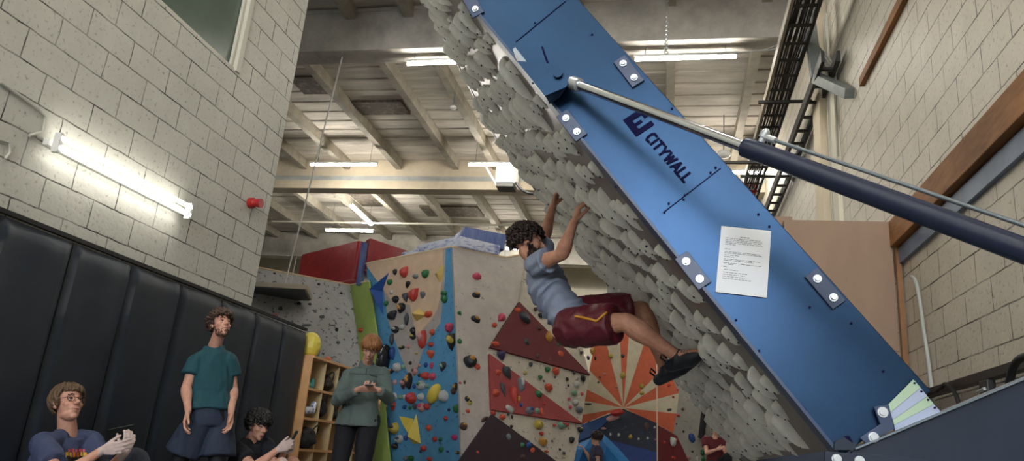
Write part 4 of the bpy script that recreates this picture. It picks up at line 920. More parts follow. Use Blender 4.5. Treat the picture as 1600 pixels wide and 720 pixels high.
L1 = [(619, 425, 6, 9, 'k'), (634, 425, 11, 18, 'r', 'horn', -15), (651, 432, 8, 8, 'e'), (667, 428, 11, 13, 'g', 'blob', 20), (611, 441, 7, 9, 'g'), (639, 445, 7, 12, 'k', 'fin', -20), (613, 457, 5, 7, 'w', 'crimp'), (649, 460, 13, 22, 'r', 'horn', -20), (662, 461, 8, 11, 'e', 'fin', -20), (636, 465, 9, 15, 'd', 'fin', 15), (620, 468, 10, 11, 'k'), (629, 482, 12, 17, 'k', 'fin', -30, 'a'),
      (605, 474, 7, 8, 'g'), (615, 494, 17, 14, 'k', 'fin', 30), (637, 499, 6, 18, 'd'), (671, 491, 12, 11, 'o'), (619, 515, 13, 10, 'k', 'crimp', 0, 'w'), (630, 511, 7, 8, 'w'), (647, 517, 7, 11, 'k', 'crimp', 20), (647, 526, 9, 9, 'k', 'blob', 0, 'y'), (662, 530, 12, 31, 'r', 'crimp', 4, 'f'), (677, 519, 7, 9, 'o'), (674, 538, 8, 8, 'r'),
      (628, 543, 12, 6, 'k', 'crimp', 0, 'y'), (639, 541, 6, 8, 'f'), (614, 530, 6, 18, 'd'), (614, 552, 8, 22, 'b', 'crimp', -6), (651, 552, 7, 3, 'y', 'crimp'), (674, 554, 11, 13, 'o', 'tooth'), (695, 458, 9, 8, 'g'), (696, 467, 8, 13, 'g'), (704, 512, 11, 16, 'p', 'blob', 0), (708, 534, 14, 27, 'k', 'fin', 10, 'y'), (675, 571, 5, 11, 'p'), (666, 570, 5, 8, 'b'), (693, 573, 9, 16, 'd', 'fin', -20, 't'),
      (642, 567, 5, 6, 'k'), (612, 580, 9, 8, 'k', 'crimp', 30, 'a'), (622, 574, 12, 14, 'w', 'blob'), (631, 573, 6, 7, 't'), (649, 580, 8, 12, 'f', 'blob', 0, 'n'), (656, 571, 4, 6, 'f'), (656, 586, 5, 6, 'd'), (666, 587, 12, 13, 'r'), (677, 588, 9, 11, 'p'), (640, 595, 11, 25, 'k', 'crimp', -5, 'a'), (632, 600, 9, 16, 'n', 'fin', 10, 'f'), (610, 603, 9, 20, 'b', 'fin', -10, 'w'), (618, 597, 5, 9, 'f'),
      (648, 604, 5, 6, 'b'), (659, 602, 13, 14, 'w', 'blob', 0, 'g'), (668, 603, 7, 7, 't'), (644, 622, 15, 17, 'r', 'blob', 0, 'p'), (659, 620, 9, 11, 'w'), (617, 619, 9, 11, 'w', 'blob', 0, 'd'), (607, 620, 7, 9, 'k'), (626, 620, 6, 7, 't'), (633, 620, 6, 7, 'w'), (695, 619, 13, 18, 'w', 'horn', 40), (712, 605, 7, 15, 'k', 'crimp', -20, 'a'), (710, 611, 8, 10, 'n'), (716, 583, 4, 5, 'f'),
      (603, 635, 6, 7, 'w'), (616, 635, 8, 13, 'r', 'fin', 10, 'd'), (633, 636, 6, 7, 'b'), (641, 637, 6, 6, 'g'), (649, 635, 6, 9, 'd'), (660, 636, 10, 14, 'f', 'blob', 0, 'm'), (668, 635, 10, 10, 'r'), (714, 638, 9, 12, 'g'), (618, 669, 13, 17, 'y', 'blob', 0, 'k'), (697, 653, 6, 7, 'r'), (671, 668, 9, 9, 'o'), (625, 686, 12, 12, 'w', 'blob', 0, 'd'), (635, 684, 6, 9, 'b'), (680, 686, 7, 8, 'r'), (689, 686, 6, 7, 'g'), (711, 683, 8, 9, 'm'),
      (618, 697, 11, 9, 'k', 'blob', 0, 'n'), (602, 692, 9, 12, 'u'), (663, 700, 8, 9, 'r'), (658, 705, 4, 5, 'd'), (690, 702, 7, 8, 'g'), (700, 705, 5, 4, 'b'), (715, 707, 7, 6, 'k', 'crimp', 0, 'y'), (643, 716, 10, 9, 'g'), (672, 717, 8, 7, 'r'), (635, 716, 7, 8, 'e'), (702, 640, 4, 5, 'u'), (604, 668, 14, 34, 'b', 'fin', 14)]
def unp(t): return t+('blob', 0, None)[len(t)-5:] if len(t) < 8 else t
for t in L1:
    x, y, a, b, c, kd, an, c2 = unp(t); chold(pl1, x, y, a, b, c, kd, an, F1, off=.008 if y > 530 else .018, c2=c2)
L2 = [(745, 432, 13, 12, 'p'), (744, 461, 13, 10, 'k', 'crimp', 15, 'a'), (743, 499, 15, 11, 'k', 'crimp', -12, 'a'), (718, 490, 7, 8, 'g', 'fin', 30), (718, 533, 7, 9, 'g'), (782, 497, 13, 15, 'p', 'fin', -50), (772, 508, 8, 9, 'o'), (734, 565, 19, 20, 'k', 'blob', 0, 'a'), (746, 573, 9, 9, 'o'), (726, 597, 4, 6, 'n'), (730, 623, 8, 8, 'k', 'crimp', 0, 'y'), (734, 629, 7, 8, 'y', 'blob', 0, 'k'), (731, 642, 7, 6, 'o'), (724, 666, 13, 12, 'n', 'blob', 0, 'a'), (757, 655, 14, 6, 'n', 'crimp', 38), (719, 598, 4, 4, 'p')]
for t in L2:
    x, y, a, b, c, kd, an, c2 = unp(t); chold(pl2, x, y, a, b, c, kd, an, F2, off=0.001, c2=c2)
L3 = [(806, 486, 11, 9, 'o'), (818, 497, 20, 19, 'd', 'tooth', 150), (835, 484, 6, 7, 'n'), (843, 494, 8, 8, 'k'), (840, 514, 9, 9, 'n'), (854, 527, 11, 19, 'a', 'horn', 10), (819, 536, 13, 9, 'd', 'fin', -50), (772, 539, 12, 9, 'o'), (837, 558, 6, 9, 'n'), (873, 554, 10, 9, 'o', 'crimp', -20), (781, 557, 13, 14, 'u', 'fin', 10), (827, 570, 6, 6, 'd'), (853, 578, 8, 9, 'g'), (866, 581, 9, 12, 'o'), (842, 590, 7, 6, 'g'), (819, 583, 4, 7, 'y'), (855, 606, 11, 12, 'o'), (895, 583, 4, 5, 'd'), (909, 592, 8, 9, 'k', 'crimp', 20), (884, 593, 4, 6, 'k'),
      (775, 583, 9, 10, 'o'), (789, 585, 14, 24, 'd', 'fin', 20), (784, 611, 9, 26, 'd', 'fin', 18), (771, 615, 10, 13, 'o'), (811, 602, 11, 26, 'e', 'crimp', 6, 'w'), (800, 621, 13, 34, 'r', 'fin', 6), (808, 624, 6, 10, 'a'), (838, 617, 10, 12, 'g'), (793, 640, 14, 11, 'w', 'crimp', -20), (824, 643, 13, 14, 'e', 'blob', 0, 'b'), (836, 643, 8, 10, 't'), (843, 645, 7, 13, 'o'), (847, 632, 6, 7, 'r'), (811, 634, 6, 8, 'b'), (869, 651, 5, 5, 'r'),
      (768, 646, 7, 7, 'r'), (783, 652, 10, 8, 'o'), (839, 664, 13, 14, 'y'), (875, 665, 11, 11, 't', 'blob', 0, 'p'), (884, 664, 5, 5, 'r'), (864, 665, 5, 5, 'r'), (844, 678, 7, 6, 'r'), (845, 691, 12, 12, 'a'), (851, 706, 7, 4, 'o'), (891, 688, 7, 11, 'k', 'crimp', -10), (904, 672, 8, 9, 'k', 'blob', 0, 'y'), (899, 602, 8, 9, 'w'), (895, 615, 8, 9, 't'), (897, 630, 9, 9, 'w'), (903, 641, 10, 10, 'e'), (907, 616, 4, 6, 'p'), (887, 624, 4, 5, 'p'), (889, 637, 5, 6, 'p'), (798, 652, 3, 6, 'k'), (792, 648, 4, 4, 'd'), (865, 590, 3, 3, 'd'), (886, 603, 3, 4, 'k'), (848, 596, 3, 3, 'k'),
      (761, 681, 6, 6, 'r'), (791, 684, 9, 13, 'e'), (812, 697, 9, 9, 'g'), (822, 697, 9, 11, 'b'), (828, 705, 10, 8, 'o', 'crimp', 25), (813, 715, 9, 8, 'n'), (742, 708, 7, 6, 'o'), (797, 667, 4, 5, 'k'), (872, 703, 3, 4, 'k'), (860, 690, 3, 3, 'd'), (878, 709, 5, 5, 'd'), (806, 690, 5, 4, 'u'), (893, 572, 3, 3, 'k'), (868, 566, 3, 3, 'n'), (893, 560, 4, 4, 'k'), (906, 552, 4, 5, 'd'), (870, 540, 5, 6, 'g'), (917, 560, 4, 7, 'u')]
for t in L3:
    x, y, a, b, c, kd, an, c2 = unp(t); chold(pl3, x, y, a, b, c, kd, an, F3, off=.03 if y < 690 else .04, c2=c2)
L4 = [(926, 548, 8, 12, 'a'), (954, 556, 8, 7, 'y'), (973, 556, 6, 6, 'd', 'crimp', -30), (973, 586, 8, 10, 'y', 'blob'), (1003, 603, 8, 8, 'y'), (1003, 614, 8, 7, 'y', 'crimp'), (1045, 601, 6, 6, 'o'), (1059, 600, 3, 5, 'd'), (1059, 609, 4, 4, 'r'), (1052, 620, 4, 4, 'r'), (945, 584, 5, 4, 'f'), (935, 597, 4, 4, 'n'), (937, 589, 4, 3, 'n'), (1000, 654, 8, 4, 'f', 'crimp', -10), (919, 631, 12, 3, 'd', 'crimp'), (963, 604, 4, 4, 'f'), (920, 658, 3, 4, 'n'), (1046, 640, 8, 4, 'd', 'crimp', 20), (930, 560, 4, 6, 'k')]
for t in L4:
    x, y, a, b, c, kd, an, c2 = unp(t); chold(pl4, x, y, a, b, c, kd, an, F4, off=.001, c2=c2)
chold(pl4, 964, 642, 22, 9, 'r', 'crimp', 14, F4, off=.1)
chold(pl5, 957, 654, 22, 9, 'f', 'crimp', 22, F5, off=.01)
for t in [(985, 682, 7, 9, 'y', 'tooth', 180), (954, 679, 4, 5, 'w'), (967, 680, 5, 6, 'w'), (998, 686, 4, 4, 'w'), (1012, 685, 4, 4, 'w'), (1011, 668, 8, 16, 'n', 'fin', 15), (943, 670, 8, 4, 'f'), (960, 667, 3, 3, 'd'), (1023, 668, 4, 4, 'w'), (1024, 687, 3, 3, 'f')]:
    x, y, a, b, c, kd, an, c2 = unp(t); chold(pl5, x, y, a, b, c, kd, an, F5, off=.01, c2=c2)
for t in [(1051, 690, 9, 16, 'w', 'crimp', 0), (1038, 691, 5, 4, 'r'), (1057, 687, 4, 4, 'r'), (1052, 715, 7, 5, 'r')]:
    x, y, a, b, c, kd, an, c2 = unp(t); chold(pl7, x, y, a, b, c, kd, an, 'the dark red panel', off=.001, c2=c2)
for t in [(1081, 684, 11, 15, 'b', 'blob', 25), (1099, 675, 8, 7, 'g'), (1068, 674, 4, 4, 'k'), (1082, 705, 5, 4, 'n'), (1098, 707, 8, 10, 'g'), (1099, 717, 8, 8, 'g'), (1067, 639, 5, 5, 'n'), (1060, 649, 6, 5, 'r'), (1076, 715, 7, 6, 'f'), (1090, 716, 4, 7, 'w'), (1057, 662, 3, 3, 'k')]:
    x, y, a, b, c, kd, an, c2 = unp(t); chold(pl8, x, y, a, b, c, kd, an, F8, off=.001, c2=c2)
for t in [(483, 463, 8, 6, 'p'), (498, 444, 5, 4, 'k'), (533, 458, 5, 4, 'k'), (467, 474, 7, 5, 'd'), (438, 482, 7, 7, 'd'), (430, 492, 9, 6, 'f'), (526, 515, 5, 6, 'k'), (429, 427, 4, 3, 'd'), (484, 475, 5, 4, 'd'), (503, 495, 8, 6, 'e', 'crimp', 20), (479, 508, 14, 5, 'e', 'crimp', 15), (520, 508, 8, 3, 'e', 'crimp', 10), (528, 535, 5, 6, 'e')]:
    x, y, a, b, c, kd, an, c2 = unp(t); chold(plG, x, y, a, b, c, kd, an, F0, off=.001, c2=c2)
chold(plN, 564, 516, 7, 8, 'o', 'blob', 0, 'the lime green panel', off=.001)
# labels that single each one out
LAND = [(586, 450, 'the dark blue star volume'), (689, 432, 'the yellow volume at the grey edge'), (656, 490, 'the small yellow pyramid'), (680, 615, 'the big yellow egg hold'), (643, 665, 'the yellow folded volume'), (597, 570, 'the black and white shark fin hold'), (835, 510, 'the dark red triangle'), (815, 620, 'the red triangle'), (790, 700, 'the dark purple triangle'), (974, 637, 'the sunburst centre'), (734, 565, 'the large black and amber hold'), (1051, 690, 'the white hold on the red panel'), (1117, 690, 'the far seated person in maroon'), (440, 458, 'the hanging panel'), (500, 550, 'the cubby shelf top')]
seen = {}
def relword(dx, dy):
    return ('left of' if dx < 0 else 'right of') if abs(dx) > abs(dy) else ('above' if dy < 0 else 'below')
for h in HOLDS:
    sz_ = 'tiny' if h['s'] < 6 else 'small' if h['s'] < 10 else 'medium' if h['s'] < 16 else 'large'
    shp = {'blob': 'hold', 'horn': 'horn hold', 'fin': 'pointed hold', 'crimp': 'edge hold', 'tooth': 'wedge hold'}[h['kind']]
    l = min(LAND, key=lambda q: (q[0]-h['x'])**2+(q[1]-h['y'])**2)
    h['lab'] = '%s %s %s %s %s' % (sz_, h['c'], shp, relword(h['x']-l[0], h['y']-l[1]), l[2]); h['cat'] = 'climbing hold'
for rnd_ in range(2):
    cnt = {}
    for h in HOLDS: cnt.setdefault(h['lab'], []).append(h)
    for lab, hs in cnt.items():
        if len(hs) < 2: continue
        for h in hs:
            oth = sorted([q for q in HOLDS if q is not h and q['s'] >= 5], key=lambda q: (q['x']-h['x'])**2+(q['y']-h['y'])**2)[rnd_]
            h['lab'] = lab+(', just ' if rnd_ == 0 else ' and ')+relword(h['x']-oth['x'], h['y']-oth['y'])+' a '+oth['c']+' one'
for h in HOLDS:
    wds = h['lab'].split()
    if len(wds) > 16: h['lab'] = h['lab'].replace(' volume', '').replace(' hold ', ' ', 1)
    if len(h['lab'].split()) > 16: h['lab'] = ' '.join(h['lab'].split()[:16])
    tag(h['o'], h['lab'], 'climbing hold', 'coloured holds on '+h['face'])
# volumes
DBL = mat('volume_blue', (28, 74, 146), .5); YEL = mat('volume_yellow', (206, 184, 72), .55); YEL2 = mat('volume_ochre', (196, 170, 92), .6)
pyramid(None, pl1, [(609, 425), (598, 455), (599, 492), (579, 452), (592, 440)], (594, 455), .22, DBL, 'star_volume', 'dark blue pointed star volume at the left edge of the blue face', 'climbing volume')
pyramid(None, pl1, [(694, 412), (679, 428), (688, 443), (692, 436)], (690, 428), .10, YEL2, 'wedge_volume', 'yellow wedge volume on the grey edge beside the beige patch', 'climbing volume')
pyramid(None, pl1, [(656, 481), (646, 495), (652, 502), (668, 493)], (656, 492), .16, YEL2, 'pyramid_volume', 'small yellow pyramid volume in the middle of the blue face', 'climbing volume')
pyramid(None, pl1, [(624, 650), (646, 654), (643, 672), (641, 681)], (640, 668), .10, YEL, 'folded_volume', 'yellow triangular volume, left half of the folded pair', 'climbing volume', 'yellow folded volumes')
pyramid(None, pl1, [(651, 646), (658, 693), (646, 693), (643, 688)], (650, 682), .16, YEL, 'folded_volume', 'yellow upright triangular volume, right half of the folded pair', 'climbing volume', 'yellow folded volumes')
P = PP(pl1, 680, 615); k = (P-CAM).dot(_f)/FP; n = pl1[1]; R = basis(n, V((0, 0, 1))) @ Matrix.Rotation(math.radians(-38), 3, 'Z')
o = MB().ell((0, 0, 0), (17.5*k, 11*k, 9*k), R, 24).build('egg_hold', YEL, None, smooth=2, origin=None); o.location = P+n*.02; tag(o, 'big yellow egg shaped hold on the blue face', 'climbing hold')
# shark-fin dual hold beside the green man
P = PP(pl1, 596, 575)
e = empty('shark_fin_hold', 'big black and white curved hold beside the head of the man in green', 'climbing hold', P)
kk = (P-CAM).dot(_f)/FP; upw = (PP(pl1, 609, 541)-PP(pl1, 598, 592)).normalized(); rtw = upw.cross(n).normalized(); R = Matrix((rtw, upw, n)).transposed()
MB().ell(PP(pl1, 604, 566)+n*.06, (9*kk, 27*kk, 13*kk), R, 24).ell(PP(pl1, 606, 556)+n*.08, (7*kk, 18*kk, 12*kk), R, 20).build('black_shell', mat('gloss_black', (24, 26, 32), .25), e, smooth=2)
MB().ell(PP(pl1, 595, 563)+n*.02, (11*kk, 17*kk, 8*kk), R, 24).build('white_side', mat('hold_white', (200, 204, 198), .5), e, smooth=2)
MB().ell(PP(pl1, 606, 562)+n*.20, (.9*kk, .9*kk, .9*kk), R, 10).build('bolt', HM['f'], e, smooth=2)
# ================================================================== PEOPLE
SKIN = mat('skin_light', (212, 166, 144), .55, mott=.08, mscale=20, bump=.05, bscale=120, rgb2=(200, 146, 124)); LIP = mat('lip_skin', (164, 96, 84), .5)
SKIN.node_tree.nodes['Principled BSDF'].inputs['Subsurface Weight'].default_value = .05
SKIN_C = mat('skin_tan', (206, 154, 126), .55, rgb2=(178, 124, 98), mscale=18, bump=.06, bscale=100)
CHALK = mat('chalky_skin', (202, 182, 176), .8)
EYEW = mat('eye_white', (226, 222, 214), .3); IRIS = mat('iris_dark', (44, 34, 30), .25)
def rotm(axis, ang): return Matrix.Rotation(ang, 3, V(axis))
def hand(mb, w, d, nrm, side, curl=(20, 25, 20), spread=1., sc=1., thumb=(.55, .75, .25), tcurl=20, fc=None):
    """w wrist, d towards the fingers, nrm palm side, side +1/-1 puts the thumb on d x nrm * side"""
    d = V(d).normalized(); nrm = V(nrm); nrm = (nrm-d*nrm.dot(d)).normalized(); t = d.cross(nrm)*side
    for i, off in enumerate((.030, .010, -.010, -.029)):
        off *= sc; ln = (.088, .090, .085, .077)[i]*sc
        k = w+d*ln+t*off; mb.cap(w+d*.012+t*off*.55, k, .015*sc, .0125*sc, 10)
        cr = (fc[i] if fc else curl); L = (.044, .049, .045, .035)[i]*sc; dd = (d+t*off*4*spread).normalized(); p = k; ax = t.cross(dd)*0+t
        r = (.0098, .0098, .0093, .0082)[i]*sc; a = 0
        for j, (f, c) in enumerate(zip((1, .62, .5), cr)):
            a += c; v = (dd*math.cos(math.radians(a))+nrm*math.sin(math.radians(a))).normalized(); q = p+v*L*f; mb.cap(p, q, r*(1-.06*j), r*(.92-.08*j), 10); p = q
    mb.ell(w+d*.05*sc, (.016*sc, .034*sc, .046*sc), Matrix((nrm, t, d)).transposed())
    p = w+d*.022*sc+t*.020*sc+nrm*.006; v = (d*thumb[0]+t*thumb[1]+nrm*thumb[2]).normalized(); q = p+v*.042*sc; mb.cap(p, q, .0155*sc, .012*sc, 10)
    v2 = (v+d*math.sin(math.radians(tcurl))+nrm*.2).normalized(); q2 = q+v2*.032*sc; mb.cap(q, q2, .0115*sc, .0105*sc, 10); mb.cap(q2, q2+(v2+d*.3).normalized()*.024*sc, .0105*sc, .0085*sc, 10)
def headframe(c, face, up=V((0, 0, 1))):
    y = V(face).normalized(); z = V(up); z = (z-y*z.dot(y)).normalized(); x = y.cross(z); return Matrix((x, y, z)).transposed()
def head(mb, c, R, sc=1.):
    def E(p, r): mb.ell(c+R@(V(p)*sc), tuple(q*sc for q in r), R, 16)
    def K(a, b, r0, r1): mb.cap(c+R@(V(a)*sc), c+R@(V(b)*sc), r0*sc, r1*sc, 10)
    E((0, -.014, .034), (.073, .093, .080)); E((0, .026, -.018), (.058, .060, .086)); E((0, .030, -.070), (.046, .050, .040)); E((0, .066, -.096), (.020, .016, .015))
    E((-.030, .022, -.072), (.018, .040, .024)); E((.030, .022, -.072), (.018, .040, .024))
    K((0, .083, .012), (0, .106, -.020), .0075, .0125); E((-.010, .095, -.026), (.009, .010, .007)); E((.010, .095, -.026), (.009, .010, .007))
    K((-.036, .070, .028), (-.010, .083, .026), .0085, .008); K((.036, .070, .028), (.010, .083, .026), .0085, .008)
    E((-.037, .056, -.022), (.020, .022, .018)); E((.037, .056, -.022), (.020, .022, .018))
    E((0, .083, -.053), (.023, .013, .0065)); E((0, .080, -.064), (.019, .013, .0075))
    for s in (-1, 1):
        E((s*.074, -.006, -.006), (.008, .018, .030)); E((s*.080, -.014, .004), (.008, .014, .022)); E((s*.072, .0, -.028), (.007, .010, .012))
def eyes(par, c, R, sc=1., look=V((0, 1, 0)), skin=None):
    skin = skin or SKIN
    for s in (-1, 1):
        p = c+R@(V((s*.029, .0695, .004))*sc); MB().ell(p, .0112*sc, n=14).build('eye', [EYEW], par, smooth=2)
        d = (R@(V((0, 1, 0))+look*.35)).normalized(); MB().ell(p+d*.0068*sc, (.0062*sc,)*3, n=12).build('iris', IRIS, par.children[-1], smooth=2)
        m = MB().ell(p+R@(V((0, .0006, .0062))*sc), (.0138*sc, .0118*sc, .0070*sc), R).ell(p+R@(V((0, .0003, -.0085))*sc), (.0130*sc, .0112*sc, .0058*sc), R); m.build('eyelids', skin, par, smooth=2)
    P = [c+R@(V(q)*sc) for q in ((-.021, .085, -.055), (-.010, .0945, -.0575), (0, .0975, -.058), (.010, .0945, -.0575), (.021, .085, -.055))]
    MB().tube(P, [.0015*sc, .0032*sc, .0036*sc, .0032*sc, .0015*sc], 8).build('lips', LIP, par, smooth=2)
    for s in (-1, 1):
        for zz, rr_ in ((.0105, .0016),):
            P = [c+R@(V((s*x, y, z))*sc) for x, y, z in ((.018, .079, .006), (.024, .0835, .012), (.032, .0835, .0135), (.040, .077, .010), (.044, .071, .005))]
            MB().tube(P, .0022*sc, 6).build('eyelid', BROW[0], par, smooth=2)
        P = [c+R@(V((s*x, y, z))*sc) for x, y, z in ((.014, .0915, .028), (.028, .088, .033), (.044, .072, .029))]
        MB().tube(catmull(P, 4), [.0028*sc]*9, 6).build('eyebrow', par['_hair'] if False else BROW[0], par, smooth=2)
BROW = [mat('brow', (60, 44, 34), .8)]
def hair_locks(par, c, R, m, sc=1., n=150, length=.10, curl=0, crown=(0, -.03, .10), front=-.2, seed=0, r=.010, low=-.03, back=-.06, vol=1.07, name='hair', fringe=.055, sweep=0):
    """locks laid over the skull from the crown outwards"""
    rn = random.Random(seed); mb = MB(); cen = V((0, -.016, .030)); rad = V((.077, .096, .083))*vol
    # cap that covers the scalp
    for th in np.linspace(.15, 2.05, 11):
        for ph in np.linspace(0, 2*math.pi, 22, endpoint=False):
            d = V((math.sin(th)*math.cos(ph), math.sin(th)*math.sin(ph), math.cos(th)))
            p = cen+V((d.x*rad.x, d.y*rad.y, d.z*rad.z))*.97
            if p.y > .035 and p.z < fringe: continue
            if p.z < (low if p.y > -.03 else back): continue
            if abs(p.x) > .06 and p.y > .02 and p.z < .035: continue
            mb.ell(c+R@(p*sc), .015*sc, n=8)
    for i in range(n):
        ph = rn.uniform(0, 2*math.pi); th0 = abs(rn.gauss(.1, .7)) if curl else rn.uniform(0, 1.0)
        th0 = min(th0, 1.75); L = length*rn.uniform(.7, 1.2); pts = []; steps = 8; k0 = rn.uniform(0, 6.28); frj = rn.uniform(-.03, .02); dth = L/steps/.085; lift = rn.uniform(0, 1)
        for j in range(steps+1):
            th = th0+dth*j; ph2 = ph+.15*math.sin(k0+j*.6)+sweep*j/steps*(1 if math.sin(ph) > -.2 else 0)
            d = V((math.sin(th)*math.cos(ph2), math.sin(th)*math.sin(ph2), math.cos(th)))
            p = cen+V((d.x*rad.x, d.y*rad.y, d.z*rad.z))*(1.0+.05*lift+(.10*lift*math.sin(math.pi*j/steps) if curl == 0 else 0))
            if curl: p += V((math.cos(k0+j*1.25), math.sin(k0*2+j*1.25), math.sin(k0+j*1.25)))*curl+d*(curl*1.2*lift)
            if p.z < (low if p.y > -.02 else back) or (p.y > .045 and p.z < fringe+frj-.03*(0 if not curl else .3)): break
            pts.append(c+R@(p*sc))
        if len(pts) > 2:
            mm = len(pts); mb.tube(pts, [r*sc*(.45+.9*math.sin(math.pi*(j+.6)/(mm+.4)))*rn.uniform(.8, 1.1) for j in range(mm)], 6)
    return mb.build(name, m, par, smooth=2)
def beard(par, body, J, m, n=500, seed=0, top=-.030, r=.006, L=.012):
    me = body.data; off = V((0, 0, 0)); q = body.parent
    while q: off += V(q.location); q = q.parent
    bv = BVHTree.FromPolygons([v.co+off for v in me.vertices], [tuple(f.vertices) for f in me.polygons])
    rn = random.Random(seed); mb = MB(); R, hc = J['R'], J['head']; c0 = hc+R@V((0, .01, -.055))
    for _ in range(n):
        a = rn.uniform(-1.75, 1.75); el = rn.uniform(-1.15, .5); d = V((math.sin(a)*math.cos(el), math.cos(a)*math.cos(el), math.sin(el)))
        h = bv.ray_cast(c0+R@d*.2, -(R@d), .2)
        if h[0] is None: continue
        l = R.transposed()@(h[0]-hc)
        if l.z < -.125 or l.y < -.03: continue
        side = abs(l.x) > .048
        if l.z > (.01 if side and l.y < .03 else (top-.010 if abs(l.x) > .03 else -.043)): continue
        if abs(l.x) < .021 and -.066 < l.z < -.049: continue
        mb.cap(h[0]-h[1]*.003, h[0]+h[1]*L*.5-(R@V((0, 0, 1)))*L, r, r*.5, 5)
    return mb.build('beard', m, par, smooth=2)
def folds(amp, sc, seed=0, st=(1, 1, 1), ridge=True):
    st = V(st)
    def f(p):
        q = V((p.x*st.x, p.y*st.y, p.z*st.z))*sc+V((seed*3.1, seed, 0)); v = mnoise.noise(q)+.5*mnoise.noise(q*2.1)
        if ridge: v = (1-abs(v)*2.2)*.6
        return amp*v
    return f
def limb(mb, a, b, r0, r1, bulge=0, pos=.3, n=14):
    a, b = V(a), V(b); P = []; R = []
    for i in range(9):
        t = i/8; P.append(a.lerp(b, t)); R.append(r0+(r1-r0)*t+bulge*math.exp(-((t-pos)/.22)**2))
    mb.cap(a, a+(b-a)*.01, r0, r0, n); mb.tube(P, R, n); mb.cap(b-(b-a)*.01, b, r1, r1, n)
def frustum(mb, a, b, r0, r1, flat=1., lat=None, n=20):
    a, b = V(a), V(b); d = (b-a).normalized(); lat = V(lat) if lat is not None else d.orthogonal(); lat = (lat-d*lat.dot(d)).normalized(); o = d.cross(lat)
    k = 5; mb.loft([(a.lerp(b, i/k), lat*(r0+(r1-r0)*i/k), o*(r0+(r1-r0)*i/k)*flat) for i in range(k+1)], n)
def torso_rings(J, g=0., top=1):
    pel = (J['hipL']+J['hipR'])/2; nb = J['neck']; latH = (J['hipR']-J['hipL']).normalized(); latS = (J['shR']-J['shL']).normalized()
    up = (nb-pel); out = []; Ls = (J['shR']-J['shL']).length/2
    tb = [(-.10, .145, .105), (0, .165, .118), (.14, .158, .11), (.35, .142, .102), (.55, .152, .108), (.72, Ls*.92, .112), (.86, Ls*.88, .096), (.95, Ls*.50, .074)]
    if top: tb += [(.985, .066, .058), (1.0, .056, .052)]
    bend = J.get('bend', V((0, 0, 0)))
    for t, a, b in tb:
        lat = latH.lerp(latS, max(0, min(1, t))).normalized(); c = pel+up*t+bend*math.sin(math.pi*max(0, min(1, t))); fw = lat.cross(up).normalized()
        out.append((c, lat*(a+g), fw*(b+g)+(up.normalized()*.028 if t > .97 and g > 0 else V((0, 0, 0)))))
    return out
def body(name_par, J, skin, voxel=.0055, hands=(), legs=True, paint=None, mats=None, sc=1., shoes=True):
    mb = MB(); mb.loft(torso_rings(J, -.012)[:-1])
    R = J['R']; head(mb, J['head'], R, sc)
    limb(mb, J['neck']-((J['head']-J['neck'])*.2), J['head']+R@V((0, -.012, -.055)), .056*sc, .049*sc)
    for s in 'LR':
        limb(mb, J['sh'+s], J['el'+s], .050, .039, .006, .35); limb(mb, J['el'+s], J['wr'+s], .040, .0255, .009, .25)
        mb.ell(J['sh'+s], .054); mb.cap(J['sh'+s], J['neck'].lerp(J['sh'+s], .3)-V((0, 0, .012)), .050, .042, 12)
        if legs:
            limb(mb, J['hip'+s], J['kn'+s], .086, .053, .008, .3); limb(mb, J['kn'+s], J['an'+s], .053, .035, .016, .28)
            limb(mb, J['an'+s], J['toe'+s], .036, .028)
    for h in hands: hand(mb, **h)
    return remeshed(mb, 'body', mats or [skin], voxel, name_par, 2, paint=paint, fac=.4)
def tee(par, J, m, sleeve=.55, g=.016, wr=None, voxel=.008, name='t_shirt', hem=None, start=0, long=False, sr=(.068, .074), extra=None, sm=2):
    mb = MB(); mb.loft(torso_rings(J, g)[start:])
    for s in 'LR':
        a = J['sh'+s]; b = J['sh'+s].lerp(J['el'+s], sleeve if not long else 1.0); mb.ell(a, .062+g*.5)
        mb.cap(a, J['neck'].lerp(a, .28)-V((0, 0, .012)), .060+g*.3, .045+g*.3, 14)
        if long:
            limb(mb, a, J['el'+s], .066, .055); d = (J['wr'+s]-J['el'+s]); frustum(mb, J['el'+s], J['el'+s]+d*.9, .055, .043); mb.ell(J['el'+s], .056)
        else: frustum(mb, a, b, sr[0], sr[1])
    nb = J['neck']; up = (J['head']-nb).normalized()
    if hem:
        pel = (J['hipL']+J['hipR'])/2; rr = torso_rings(J, g); c, ax, ay = rr[max(1, start)]; mb.loft([(rr[3][0], rr[3][1], rr[3][2]), (c, ax*1.10, ay*1.15), (c+hem, ax*1.16, ay*1.24)])
    if extra: extra(mb)
    return remeshed(mb, name, m, voxel, par, sm, wrinkle=wr)
def shorts(par, J, m, frac=.75, r=(.115, .125), wr=None, name='shorts', voxel=.009):
    mb = MB(); rr = torso_rings(J, .012); mb.loft([(rr[0][0], rr[0][1]*1.0, rr[0][2]), rr[1], rr[2]])
    for s in 'LR': frustum(mb, J['hip'+s], J['hip'+s].lerp(J['kn'+s], frac), r[0], r[1], 1.0); mb.ell(J['hip'+s], r[0]*1.0)
    return remeshed(mb, name, m, voxel, par, 2, wrinkle=wr)
def trousers(par, J, m, r=(.105, .075, .062), wr=None, name='trousers', voxel=.009):
    mb = MB(); rr = torso_rings(J, .012); mb.loft(rr[:4])
    for s in 'LR': limb(mb, J['hip'+s], J['kn'+s], r[0], r[1]); limb(mb, J['kn'+s], J['an'+s], r[1], r[2])
    return remeshed(mb, name, m, voxel, par, 2, wrinkle=wr)
